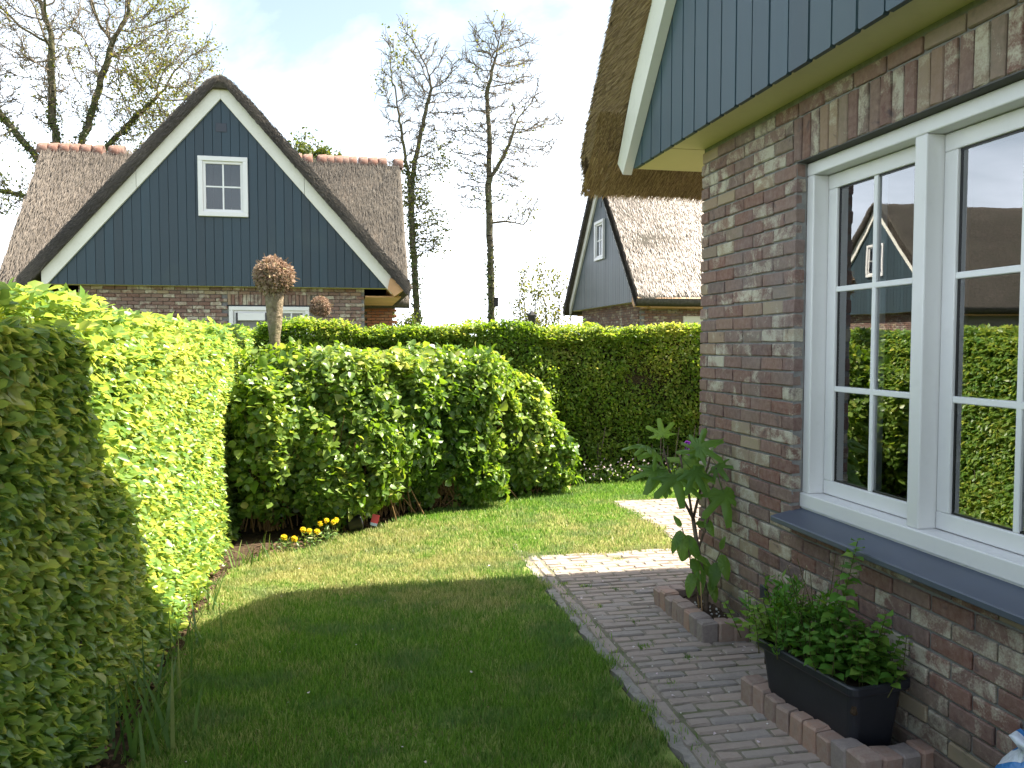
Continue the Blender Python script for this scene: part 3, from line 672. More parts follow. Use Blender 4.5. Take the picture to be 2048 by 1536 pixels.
    def slopef(s, y0, y1):
        def f(n):
            u = rng.uniform(0.02, 1, n); x = u * (W_ + .42); z = za + bt - sl * np.sqrt(x ** 2 + .22 ** 2) + .33; y = rng.uniform(y0, y1, n)
            N0 = unit(np.array([s * sl, 0, 1.0])); D0 = unit(np.array([s, 0, -sl])); P = np.stack([s * x, y, z], 1) + N0 * rng.uniform(-.02, .03, n)[:, None]
            return P, np.repeat(D0[None], n, 0), np.repeat(N0[None], n, 0)
        return f
    def vergef(s):
        def f(n):
            u = rng.uniform(0, 1, n); x = u * (W_ + .45); t = rng.uniform(0.0, 1.0, n)
            z = za + bt - sl * x + (sl * (x - np.sqrt(x ** 2 + .22 ** 2)) + .33) * t
            P = np.stack([s * x, np.full(n, -.15) - .03 * np.sin(t * 3.1), z], 1) + rng.normal(0, .008, (n, 3))
            D0 = unit(np.array([s * .75, -.35, -sl * .75])); N0 = np.array([0, -1.0, 0.1])
            return P, np.repeat(D0[None], n, 0), np.repeat(N0[None], n, 0)
        return f
    if wing_l > 4: reeds(roof2, int(26000 * dens), M[reed], wingf(-wing_l + .03, -1.0))
    if wing_r > 3: reeds(roof2, int(20000 * dens), M[reed_r], wingf(0.6, wing_r - .03))
    for s in (-1, 1):
        reeds(roof, int(9000 * dens), M['reed_dk'], vergef(s), (.04, .09), (.004, .007))
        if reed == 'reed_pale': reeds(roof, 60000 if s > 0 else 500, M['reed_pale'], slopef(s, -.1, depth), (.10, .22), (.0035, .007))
        else: reeds(roof, int(9000 * dens), M['reed_dk'], slopef(s, -.12, 5.0), (.06, .12))
    # terracotta ridge
    if tiles:
        tm = MB(); nt = 10; r0, r1 = .165, .19
        for j in range(nt):
            pass
        def ring(x, r, thk): return [(x, depth + (r) * math.cos(a), zr + .18 + (r) * math.sin(a)) for a in np.linspace(-.5, math.pi + .5, nt)]
        bm = tm.bm; L4 = []
        for (x, r) in ((0, .170), (.04, .195), (.262, .215), (.268, .185), (.25, .17)):
            L4.append([bm.verts.new(c) for c in ring(x, r, 0)])
        for a in range(len(L4) - 1):
            for b in range(nt - 1): bm.faces.new((L4[a][b], L4[a][b + 1], L4[a + 1][b + 1], L4[a + 1][b]))
        bm.faces.new(L4[0]); bm.faces.new(L4[-1][::-1])
        me = tm.mesh('ridge_tile', True); me.materials.append(M['tile'])
        x = -wing_l - .03
        while x < wing_r - .1:
            o = bpy.data.objects.new('ridge_tile', me); COL.objects.link(o); o.parent = roof2; o.location = (x, random.gauss(0, .005), random.gauss(0, .004)); o.rotation_euler = (0, random.gauss(0, .01), random.gauss(0, .012)); x += .262
    # ground-floor window under the gable
    if lower_win:
        x0, x1 = lower; xm = x0 + (x1 - x0) * .545
        small_window(h, x0, xm, 1.1, 2.40, wy + .02, 1, 1, .08); small_window(h, xm + .002, x1, 1.1, 2.40, wy + .02, 2, 3, .08)
        sh = MB().box(x0 + .17, xm - .15, wy - .045, wy - .02, 2.12, 2.27, .004).build('roller_blind', M['white'], h)
        MB().box(x0 + .135, x0 + .168, wy - .05, wy - .018, 1.2, 2.275).build('blind_guide', M['black'], sh); MB().box(xm - .148, xm - .115, wy - .05, wy - .018, 1.2, 2.275).build('blind_guide', M['black'], sh)
        MB().box(x0 - .04, x1 + .04, wy - .02, wy + .05, 2.404, 2.425).build('lintel', M['groove'], h)
    return h
house('thatched_house', (-2.41, 16.7, 0), 0, 'thatched house facing the garden, whole blue gable showing above the hedge beside the pollard heads', 5.62, 3.88)
rh = house('thatched_house', (7.4, 23.55, 0), R(-90), 'thatched house seen side-on in the gap beside the brick corner, pale sunlit roof slope', 0.6, 0.6, bricks='joined', lower_win=False, reed='reed_pale', tiles=False, gw=(-.42, .46, 4.18, 5.36))
house('thatched_house', (-14.2, 26.5, 0), R(90), 'thatched house off beyond the left hedge, seen only mirrored in the window', 3.6, 3.0, bricks='joined', lower_win=False, dens=.6)

# the right far house: side wall under the bright slope with a closed window
MB().box(2.70, 2.775, 1.5, 2.9, 1.2, 2.42, .01).build('shutter', M['shutter'], rh)

# ------------------------------------------------------------------ the near house on the right
nh = empty('brick_house', (2.15, 4.757, 0), 'brick and thatch house close on the right, white window over a slate sill', 'house')
NO = (2.15, 4.757, 0)
WX = 2.15
mb = MB(); f0 = WX + .012
mb.box(f0, 2.42, 3.68, 4.745, -.1, 2.86); mb.box(f0, 2.42, -1.2, 3.68, -.1, .775); mb.box(f0, 2.42, -1.2, 3.68, 2.53, 2.86); mb.box(f0, 2.42, -1.2, 1.95, .775, 2.53)
mb.box(2.30, 2.42, 3.655, 3.685, .77, 2.53); mb.box(2.1545, 2.21, 3.664, 3.69, .77, 2.526); mb.box(2.21, 2.29, 3.676, 3.69, .77, 2.526); mb.box(2.42, 9.0, 4.45, 4.745, -.1, 2.86); mb.box(8.7, 9.0, -1.2, 4.45, -.1, 2.86); mb.box(2.42, 8.7, -1.2, -.9, -.1, 2.86)
nwall = mb.build('wall', M['mortar'], nh, org=NO)
mb = MB(); mb.box(2.425, 5.6, -.3, 4.4, .02, .06).build('room_floor', M['roomfloor'], nh, org=NO)
mb = MB(); mb.box(2.425, 5.6, -.3, 4.4, 2.60, 2.64); mb.box(5.6, 5.7, -.3, 4.4, .02, 2.64); mb.box(2.425, 5.7, -.4, -.31, .02, 2.64); mb.box(2.425, 5.6, 4.40, 4.44, .06, 2.6)
mb.build('room_lining', M['room'], nh, org=NO)
def near_bricks():
    p = .0733; items = []   # (x,y,z, type, scale)
    def run(z, ya, yb, off):
        y = ya - (.11 if off else 0)
        if off: items.append((WX, ya - .049, z, 'h', .46))
        while y - .05 > yb:
            ln = min(.22, y - yb)
            if ln > .05: items.append((WX, y - ln / 2, z, 's', ln / .22))
            y -= .22
    k = 0; z = 2.745 + .032
    while z > -.03:
        off = k % 2
        if z < .765: run(z, 4.757, -1.2, off)
        elif z > 2.745: run(z, 4.757, -1.2, off)
        else:
            run(z, 4.757, 3.655 if z < 2.53 else 3.70, off)
            run(z, 1.95 if z < 2.53 else 1.86, -1.2, off)
        z -= p; k += 1
    y = 3.69
    while y > 1.9: items.append((WX, y - .032, 2.63, 'v', 1)); y -= .0735
    mS = [rough_brick('brick', .05, .209, .0635, 70 + i, .005, amp=.0024) for i in range(8)]; mV = [rough_brick('brick', .05, .0635, .209, 80 + i, .005, amp=.0024) for i in range(4)]
    mR = [rough_brick('brick', .1, .05, .0635, 90 + i, .005, amp=.002) for i in range(3)]
    for me in mS + mV + mR: me.materials.append(M['brick'])
    z = 2.745 - .0415; k = 0
    while z > .8:
        if z < 2.525: items.append((WX + .062, 3.697, z, 'r', 1))
        z -= p; k += 1
    # the end wall past the corner
    z = 2.745 + .032; k = 0
    while z > -.03:
        x = WX + (.0 if k % 2 else .11) + .012
        while x < 4.5: items.append((x + .105, 4.735, z, 'e', 1)); x += .22
        z -= p; k += 1
    P = np.array([i[:3] for i in items]); sc = np.array([i[4] for i in items]); ty = [i[3] for i in items]
    sz = view_size(P, .1 * np.sqrt(sc)); sz[[t == 'r' for t in ty]] *= .6; sz[[t == 'e' for t in ty]] = 0
    blocked = (P[:, 0] < 2.2) & (P[:, 1] > 2.75) & (P[:, 1] < 3.4) & (P[:, 2] < .25); sz[blocked] *= .2
    order = np.argsort(-sz); keep = set(order[:300][sz[order[:300]] > 0].tolist())
    loose = bmesh.new(); lay = loose.verts.layers.float.new('rnd'); mE = [rough_brick('brick', .209, .05, .0635, 95 + i, .005) for i in range(2)]
    for i, (x, y, z, t, s) in enumerate(items):
        me = random.choice({'s': mS, 'h': mS, 'v': mV, 'r': mR, 'e': mE}[t])
        ax = (0, 1, 0); xo = .025 if t in 'shv' else 0
        mt = Matrix.Translation((x + xo + random.gauss(0, .0012) - NO[0], y - NO[1], z + random.gauss(0, .001) - NO[2])) @ Matrix.Rotation(random.gauss(0, .004), 4, 'X') @ Matrix.Rotation(random.gauss(0, .006), 4, 'Z') @ Matrix.Scale(s, 4, ax)
        if i in keep:
            o = bpy.data.objects.new('brick', me); COL.objects.link(o); o.parent = nwall; o.matrix_basis = mt
        else:
            n0 = len(loose.verts); loose.from_mesh(me); loose.verts.ensure_lookup_table(); rv = random.random()
            for v in loose.verts[n0:]: v.co = mt @ v.co; v[lay] = rv
    me = bpy.data.meshes.new('brickwork'); loose.to_mesh(me); loose.free(); link('brickwork', me, M['brick_j'], nwall, 'stuff')
near_bricks()
MB().box(WX - .006, WX + .03, 3.885, 3.952, .272, .348, .003).build('air_vent', M['vent'], nwall, org=NO)
MB().box(WX + .004, 2.33, 1.93, 3.70, 2.5205, 2.527).build('lintel', M['lintel'], nwall, org=NO)
# window
mb = MB(); X0, X1 = 2.21, 2.335; bv = .006
mb.box(X0, X1, 1.975, 3.666, 2.455, 2.518, bv, 2); mb.box(X0 - .012, X1, 1.975, 3.666, .822, .895, bv, 2)
for a, b in ((3.606, 3.666), (2.82, 2.89), (1.975, 2.035)): mb.box(X0 + .001, X1 - .001, a, b, .895, 2.455, bv, 2)
mb.box(X0 - .004, X0 + .02, 1.98, 3.66, .806, .822)
nw = mb.build('window', M['white'], nh, org=NO)
for (ya, yb) in ((2.89, 3.606), (2.035, 2.82)):
    a, b, c, d = ya + .003, yb - .003, .898, 2.452; s = .07; xa, xb = 2.288, 2.33
    mb = MB(); mb.box(xa, xb, a, b, d - s, d, .005, 2); mb.box(xa, xb, a, b, c, c + s, .005, 2); mb.box(xa + .001, xb, a, a + s, c + s, d - s, .005, 2); mb.box(xa + .001, xb, b - s, b, c + s, d - s, .005, 2)
    mb.build('sash', M['white'], nw, org=NO)
    mb = MB(); g = .008; mb.box(xa + .014, xa + .03, a + s, b - s, d - s - g, d - s + .002); mb.box(xa + .014, xa + .03, a + s, b - s, c + s - .002, c + s + g); mb.box(xa + .0145, xa + .03, a + s - .002, a + s + g, c + s, d - s); mb.box(xa + .0145, xa + .03, b - s - g, b - s + .002, c + s, d - s)
    mb.build('glazing_gasket', M['black'], nw, org=NO)
    MB().box(xa + .018, xa + .026, a + s - .003, b - s + .003, c + s - .003, d - s + .003).build('pane', M['glass'], nw, org=NO)
    ym = (a + b) / 2; MB().box(xa + .005, xa + .0385, ym - .013, ym + .013, c + s, d - s, .003).build('glazing_bar', M['bar'], nw, org=NO)
    for z in (1.418, 1.897): MB().box(xa + .0045, xa + .039, a + s, b - s, z - .013, z + .013, .003).build('glazing_bar', M['bar'], nw, org=NO)
mb = MB().prism([(2.045, .755), (2.045, .782), (2.215, .818), (2.22, .77)], 'y', 1.9, 3.675)
bmesh.ops.bevel(mb.bm, geom=mb.bm.edges[:], offset=.004, segments=1, affect='EDGES'); mb.build('window_sill', M['sill'], nh, org=NO)
# things in the room
cu = bmesh.new(); n = 60
cv = [[cu.verts.new((2.47 + .02 * math.sin(i * 1.1) + dx, 3.55 + i * .0042, z)) for i in range(n)] for dx in (0, .006) for z in (1.0, 2.5)]
for q in (0, 2):
    for i in range(n - 1): cu.faces.new((cv[q][i], cv[q][i + 1], cv[q + 1][i + 1], cv[q + 1][i]))
me = bpy.data.meshes.new('curtain'); cu.to_mesh(me); cu.free(); setp(link('curtain', me, M['curtain']), 'pale net curtain hanging inside the left edge of the large window', 'curtain')
MB().box(2.425, 2.62, 2.0, 3.68, .80, .84, .004).build('window_board', M['white'], nh, org=NO)
o = MB().lathe([(.02, 0), (.15, .004), (.19, .02), (.20, .045), (.185, .04), (.14, .016), (.02, .012)], 28, (2.66, 3.17, .93)).build('bowl', M['black'], None, True); setp(o, 'dark round bowl on a stand behind the left pane of the window', 'bowl')
MB().lathe([(.09, -.09), (.085, -.07), (.02, -.05), (.018, 0)], 20, (2.66, 3.17, .93)).build('foot', M['black'], o, True)
mb = MB().box(2.60, 2.75, 2.7, 3.5, .06, .84, .01).build('cabinet', M['roomfloor']); setp(mb, 'low wooden cabinet inside the room under the window', 'cabinet'); MB().box(2.59, 2.60, 3.0, 3.2, .5, .52).build('handle', M['black'], mb)
setp(MB().tube([(2.60, 3.24, 2.0), (2.60, 3.22, 1.6), (2.62, 3.25, 1.25), (2.62, 3.33, 1.07), (2.62, 3.40, 1.0)], .007, 6).build('lamp_cord', M['black'], None, True), 'thin black cord curving down behind the left window pane', 'cord')

# gable, boards, soffits, bargeboard
SL = 1.143; TY, TZ = 5.305, 2.825; HW_ = 3.14; YC = TY - HW_; APZ = TZ + HW_ * SL
g = MB().prism([(YC - HW_, TZ + .03), (YC + HW_, TZ + .03), (YC, APZ)], 'x', 1.93, 2.12).build('gable', M['groove'], nh, org=NO)
nb = 38; bw = 2 * HW_ / nb
for i in range(nb):
    a = YC - HW_ + i * bw + .0022; b = a + bw - .0044; za_ = TZ + (HW_ - abs(a - YC)) * SL; zb_ = TZ + (HW_ - abs(b - YC)) * SL
    pts = [(a + .012, TZ), (b - .012, TZ), (b, TZ + .012), (b, max(zb_, TZ + .02)), (a, max(za_, TZ + .02)), (a, TZ + .012)]
    mb = MB().prism(pts, 'x', 1.90 + random.uniform(-.0015, .0015), 1.926)
    es = [e for e in mb.bm.edges if e.verts[0].co.x < 1.91 and e.verts[1].co.x < 1.91 and abs(e.verts[0].co.y - e.verts[1].co.y) < 1e-4]
    bmesh.ops.bevel(mb.bm, geom=es, offset=.0045, segments=2, affect='EDGES'); mb.build('board', M['board'], g, org=NO)
MB().box(1.931, WX + .05, -.9, 4.755, TZ + .014, TZ + .03).build('soffit', M['soffit'], nh, org=NO)
MB().box(1.931, 9.0, 4.76, 5.352, TZ + .012, TZ + .028).build('soffit', M['soffit'], nh, org=NO)
pe = .245; ny, nzv = SL / math.hypot(1, SL), 1 / math.hypot(1, SL); ext = .03
for s in (1, -1):
    e0 = (YC + s * (HW_ + ext), TZ - ext * SL); e1 = (e0[0] + s * .15 * ny, e0[1] + .15 * nzv); e2 = (e0[0] + s * (pe * ny - .12 * nzv * 1.2), e0[1] + pe * nzv + .12 * ny * 1.2)
    MB().prism([(YC, APZ), e0, e1, (YC + s * (HW_ - .2), APZ - (HW_ - .2) * SL + pe / nzv), (YC, APZ + pe / nzv)], 'x', 1.835, 1.897).build('bargeboard', M['barge'], nh, org=NO)
# thatch of the near house: profile (y,z)
def near_thatch():
    Tn = []; Bn = []
    hy = np.concatenate([np.linspace(0, 2.5, 14), np.array([2.7, 2.9, 3.02, 3.12, 3.2, 3.28, 3.36, 3.44, 3.51, 3.55])])
    hy = np.append(hy[:-2], [3.53, 3.575, 3.59])
    def top(d): return APZ + .67 - SL * math.sqrt(d * d + .2 * .2) + .06 * max(0, min(1, (d - 2.7) / .6)) * (d < 3.5)
    Tp = [(d, top(d)) for d in hy]; Tp[-3] = (3.545, 3.07); Tp[-2] = (3.585, 2.93); Tp[-1] = (3.59, 2.80)
    bl = [(0, APZ + .355), (3.16, TZ + .33), (3.28, 2.98), (3.59, 2.735)]
    bx = [q[0] for q in bl]; bz = [q[1] for q in bl]
    Bp = [(min(d, 3.588), float(np.interp(d, bx, bz))) for d in hy]
    T = [(YC - d, z) for d, z in Tp[:0:-1]] + [(YC + d, z) for d, z in Tp]; B = [(YC - d, z) for d, z in Bp[:0:-1]] + [(YC + d, z) for d, z in Bp]
    T = np.array(T) - [NO[1], 0]; B = np.array(B) - [NO[1], 0]
    A = np.concatenate([[1.67, 1.75, 1.9], np.linspace(2.1, 9.3, 26)]) - NO[0]
    ro = thatch_body('roof', T, B, A, M['thatch_gold'], nh, 'x', .012, 5.0, 9, b_off=.175)
    o3 = np.array(NO)
    def add(n, P, D, Nn, ln, w, m, sp=.12, bend=.05):
        D = unit(D + rng.normal(0, sp, P.shape)); Nn = unit(Nn + rng.normal(0, .2, P.shape))
        strands('reeds', P - o3, D, Nn, rng.uniform(*ln, n), rng.uniform(*w, n), rng.uniform(0, 1, n), m, ro, 'stuff', bend)
    # bevelled verge
    Ty = [q[0] for q in Tp[:-1]] + [3.5905]; Tz = [q[1] for q in Tp]
    n = 46000; d = rng.uniform(1.3, 3.56, n); t = rng.uniform(0, 1, n); zt = np.interp(d, Ty, Tz); zb = np.interp(d, bx, bz)
    P = np.stack([1.848 - .165 * t, YC + d, zb + (zt - zb) * t - .05 * t], 1); nb_ = unit(np.array([-.8, -.25, -.55])); P += nb_ * rng.uniform(-.004, .014, n)[:, None]
    add(n, P, np.repeat(unit(np.array([-.50, .55, -.56]))[None], n, 0), np.repeat(nb_[None], n, 0), (.03, .10), (.0012, .0028), M['reed_gold'], .07, .01)
    # weathered outer edge
    n = 16000; d = rng.uniform(1.3, 3.57, n); zt = np.interp(d, Ty, Tz); P = np.stack([1.66 + np.abs(rng.normal(0, .06, n)), YC + d, zt - .03 + rng.uniform(-.05, .02, n)], 1)
    add(n, P, np.repeat(unit(np.array([-.12, .64, -.74]))[None], n, 0), np.repeat(unit(np.array([-.6, .5, .5]))[None], n, 0), (.025, .075), (.0018, .004), M['reed_dk'], .16, .04)
    # eave underside and butt ends
    n = 40000; x = rng.uniform(1.66, 5.0, n); dd = rng.uniform(3.12, 3.58, n); P = np.stack([x, YC + dd, np.interp(dd, bx, bz) - rng.uniform(-.004, .012, n)], 1)
    add(n, P, np.repeat(unit(np.array([-.12, .75, -.55]))[None], n, 0), np.repeat(np.array([[0, -.5, -.85]]), n, 0), (.03, .09), (.0012, .0028), M['reed_gold'], .07, .01)
    n = 14000; x = rng.uniform(1.66, 5.0, n); P = np.stack([x, np.full(n, YC + 3.575), rng.uniform(2.74, 3.02, n)], 1)
    add(n, P, np.repeat(unit(np.array([0, .6, -.75]))[None], n, 0), np.repeat(np.array([[0, .8, .4]]), n, 0), (.015, .045), (.0015, .0035), M['reed_gold'], .2)
near_thatch()

# ------------------------------------------------------------------ hedges
def hedge(name, label, faces, core, m, n_parts, lsize, shape='beech', bumps=.06, stems=(), tilt=.55, depth=.055, jit=.46):
    """faces: (origin, edge u, edge v, outward normal, density)"""
    h = empty(name, (core[0], core[2], 0), label, 'hedge', 'clipped garden hedges'); org = (core[0], core[2], 0)
    mb = MB(); mb.box(core[0], core[1], core[2], core[3], 0, core[4]); mb.build('core', M['core'], h, org=org)
    Ps = []; Ns = []; Ts = []; Rs = []
    for (o, u, v, nn, dens) in faces:
        o, u, v, nn = (np.array(q, float) for q in (o, u, v, nn)); A = np.linalg.norm(np.cross(u, v)); n = int(A * dens)
        a = rng.uniform(0, 1, (n, 1)); b = rng.uniform(0, 1, (n, 1)); P = o + u * a + v * b
        dsp = nz3(P, 2.6, 21) * bumps + nz3(P, 9, 22) * bumps * .5
        deep = np.abs(rng.normal(0, depth, n)); P = P + nn * (dsp - deep)[:, None]
        up = np.array([0, 0, 1.0])
        N_ = unit(nn * tilt + up * .75 + rng.normal(0, jit, (n, 3))); T_ = nn * .8 - up * .40 + rng.normal(0, .65, (n, 3))
        if nn[2] > .5: T_ = rng.normal(0, 1, (n, 3)) * [1, 1, .4] + [.3, 0, .1]; N_ = unit(up + rng.normal(0, .45, (n, 3)))
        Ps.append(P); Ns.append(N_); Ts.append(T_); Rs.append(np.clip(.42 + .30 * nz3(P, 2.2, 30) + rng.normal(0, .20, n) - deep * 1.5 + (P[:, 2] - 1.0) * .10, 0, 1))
    P = np.concatenate(Ps); B = basis(np.concatenate(Ns), np.concatenate(Ts)); n = len(P)
    S = lsize * rng.uniform(.55, 1.25, n)
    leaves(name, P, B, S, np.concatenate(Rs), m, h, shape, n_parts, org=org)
    r = np.random.default_rng(5); SS = []
    for (x0, x1, y0, y1, zt, cnt) in stems:
        for _ in range(cnt):
            p = np.array([r.uniform(x0, x1), r.uniform(y0, y1), 0.]); d = np.array([r.normal(0, .12), r.normal(0, .12), 1.]); q = p + d * r.uniform(.4, zt + .1); SS.append([*p, *q, .009, .004])
    if SS: segs('stems', SS, M['twig'], h, 4, org, 'stuff')
    # wandering shoots above the clipped top
    return h
HT = 1.80
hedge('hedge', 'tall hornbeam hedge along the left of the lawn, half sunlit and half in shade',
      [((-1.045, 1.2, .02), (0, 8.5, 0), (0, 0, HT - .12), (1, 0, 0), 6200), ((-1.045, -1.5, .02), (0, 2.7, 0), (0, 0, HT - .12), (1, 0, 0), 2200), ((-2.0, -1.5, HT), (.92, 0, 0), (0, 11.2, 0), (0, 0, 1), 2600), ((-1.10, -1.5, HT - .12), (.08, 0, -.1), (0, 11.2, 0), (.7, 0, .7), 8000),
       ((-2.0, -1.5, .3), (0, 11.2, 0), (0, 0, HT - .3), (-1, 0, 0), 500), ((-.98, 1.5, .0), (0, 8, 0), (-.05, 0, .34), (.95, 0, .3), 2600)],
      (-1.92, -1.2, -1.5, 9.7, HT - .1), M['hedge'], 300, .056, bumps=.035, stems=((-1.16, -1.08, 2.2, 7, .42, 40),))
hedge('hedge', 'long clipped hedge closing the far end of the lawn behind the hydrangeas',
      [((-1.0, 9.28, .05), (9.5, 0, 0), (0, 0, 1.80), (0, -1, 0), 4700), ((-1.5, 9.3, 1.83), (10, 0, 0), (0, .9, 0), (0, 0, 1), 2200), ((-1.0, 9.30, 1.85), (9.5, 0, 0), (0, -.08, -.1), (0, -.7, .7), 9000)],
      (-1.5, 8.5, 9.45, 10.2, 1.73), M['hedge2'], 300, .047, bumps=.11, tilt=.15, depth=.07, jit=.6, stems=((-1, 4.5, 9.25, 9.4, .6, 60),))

# ------------------------------------------------------------------ hydrangea shrubs along the far bed
def shrub(label, blobs, n, parts, m, seed, loc, lsize=.072, cap=1.66, sqp=2.8):
    r = np.random.default_rng(seed); h = empty('hydrangea_shrub', loc, label, 'shrub', 'hydrangeas in the far bed')
    Ps = []; Ns = []
    for (c, rad, w) in blobs:
        k = int(n * w); d = unit(r.normal(size=(k, 3)) + [0, -.25, .25]); rr = 1 - np.abs(r.normal(0, .20, k)); sq = d / (np.sum(np.abs(d) ** sqp, 1, keepdims=True) ** (1 / sqp)); P = np.array(c) + sq * np.array(rad) * rr[:, None] * (1 + .10 * nz3(sq * 1.0 + np.array(c), 3.0, seed))[:, None]
        # whorls of leaves at shoot tips
        tips = P[::7]; P = np.repeat(tips, 7, 0)[:k]; d = np.repeat(d[::7], 7, 0)[:k]
        ang = np.tile(np.arange(7) * .898 * 2, len(tips))[:k]; a = unit(np.cross(d, [.3, .2, .9])); b = np.cross(d, a); out = a * np.cos(ang)[:, None] + b * np.sin(ang)[:, None]
        Ps.append(np.c_[P + out * .015 - d * (np.tile(np.arange(7), len(tips))[:k, None] * .014), d, out])
    A = np.concatenate(Ps); P, d, out = A[:, :3], A[:, 3:6], A[:, 6:]
    k = (P[:, 2] > .04) & (P[:, 2] < cap + .05 * nz3(P, 3, 3) + .10 * nz3(P * [1, 1, .2], 9, 4) + .02); P, d, out = P[k], d[k], out[k]; n_ = len(P)
    gap = nz3(P * [1, 1, .75], 4.6, 77) > -.68 + .22 * np.clip(1 - P[:, 2], 0, 1); P, d, out = P[gap], d[gap], out[gap]; n_ = len(P)
    up = np.array([0, 0, 1.]); N_ = unit(d * .45 + up * .7 + r.normal(0, .5, (n_, 3))); T_ = out + d * .45 + r.normal(0, .35, (n_, 3)) - up * .1
    S = lsize * r.uniform(.40, 1.2, n_) * np.where(r.uniform(0, 1, n_) < .12, 1.45, 1)
    leaves('h', P, basis(N_, T_), S, np.clip(.42 + .22 * nz3(P, 2.5, seed) + r.normal(0, .22, n_) + (P[:, 2] - .8) * .12, 0, 1), m, h, 'wide', parts, org=loc)
    SS = []
    for (c, rad, w) in blobs:
        for _ in range(int(150 * w) + 14):
            p = np.array([c[0] + r.normal(0, rad[0] * .35), c[1] - .15 * rad[1] + abs(r.normal(0, rad[1] * .4)), 0]); t = np.array(c) + unit(r.normal(size=3) + [0, -.3, .9]) * np.array(rad) * r.uniform(.6, 1.0); t[2] = max(t[2], .35)
            t[2] = min(t[2], cap); mid = (p + t) / 2 + [0, 0, .12 * t[2]]; SS += [[*p, *mid, .008, .006], [*mid, *t, .006, .003]]
    segs('canes', SS, M['cane'], h, 4, loc, 'stuff')
    return h
shrub('tall leafy hydrangea nearest the left hedge, with bare canes dark at its foot', [((-.25, 7.95, .98), (.85, .62, .70), .45), ((-.10, 7.50, .60), (.60, .42, .52), .25), ((-.74, 7.35, .75), (.30, .38, .66), .18), ((-.18, 7.20, .30), (.30, .16, .27), .09)], 25000, 130, M['hydr'], 3, (-.3, 7.7, 0), cap=1.60)
shrub('wide hydrangea in the middle of the far bed, brown canes showing through', [((.90, 8.40, .98), (.85, .56, .72), .5), ((.75, 8.15, .55), (.70, .40, .5), .25), ((.40, 7.95, .9), (.5, .45, .66), .25), ((.22, 7.72, .7), (.45, .38, .6), .2), ((.95, 8.05, .25), (.6, .2, .25), .12)], 30000, 100, M['hydr'], 5, (.8, 8.4, 0), cap=1.60)
shrub('rounded hydrangea at the right end of the bed, lower than its neighbours', [((1.66, 8.70, .66), (.62, .44, .66), .55), ((1.36, 8.62, .95), (.48, .42, .58), .3), ((2.04, 8.75, .40), (.46, .32, .44), .2), ((1.9, 8.55, .22), (.5, .2, .22), .1), ((1.22, 8.45, .72), (.42, .38, .6), .22)], 22000, 70, M['hydr'], 8, (1.8, 8.9, 0), cap=1.48, sqp=2.15)

# ------------------------------------------------------------------ pollards
def pollard(loc, hgt, rt, rc, lean, label, seed):
    r = random.Random(seed); h = empty('pollard_tree', loc, label, 'tree', 'knob-headed pollard trees')
    mb = MB(); pts = []; rs = []
    for i in range(15):
        t = i / 14; pts.append((lean * t + r.gauss(0, .004), r.gauss(0, .004), t * hgt)); rs.append(rt * (1.15 - .25 * math.sin(t * 3) + (.35 * max(0, t - .8) / .2)) * r.uniform(.95, 1.05))
    mb.tube(pts, rs, 11); 
    for v in mb.bm.verts: v.co += Vector((r.gauss(0, rt * .05), r.gauss(0, rt * .05), 0))
    mb.build('trunk', M['bark2'], h, True)
    c = np.array([lean, 0, hgt + rc * .72]); n = 1900; d = unit(rng.normal(size=(n, 3))); P = c + d * [rc, rc, rc * 1.05] * (1 - np.abs(rng.normal(0, .10, n)))[:, None] * (1 + .1 * nz3(d, 3, seed))[:, None]
    B = basis(unit(d * .5 + rng.normal(0, .6, (n, 3))), d * .8 + rng.normal(0, .5, (n, 3)) + [0, 0, -.25])
    rv = np.clip(.45 + rng.normal(0, .22, n) + .25 * nz3(d, 2, seed + 3), 0, 1)
    kn = MB().lathe([(.02, -rc * .8), (rc * .6, -rc * .55), (rc * .82, 0), (rc * .6, rc * .55), (.02, rc * .8)], 12, tuple(c)).build('knob', M['bark2'], h, True)
    SS = []
    for _ in range(150):
        u = unit(rng.normal(size=3)); q = c + u * rc * .9; e = q + (u + rng.normal(0, .35, 3)) * rc * rng.uniform(.12, .42); SS.append([*q, *e, .0035, .0018])
    segs('shoots', SS, M['cane'], h, 3, kind='stuff')
    leaves('p', P, B, np.full(n, .034 * rc / .17) * rng.uniform(.6, 1.4, n), rv, M['dry'], h, 'beech', stuff_name='dry_shoots')
pollard((-.725, 8.2, 0), 2.17, .062, .172, .005, 'pollard with a big dry round head standing among the hydrangeas', 1)
pollard((-.50, 13.5, 0), 2.14, .058, .15, .03, 'smaller pollard head beyond the back hedge, before the low window', 2)

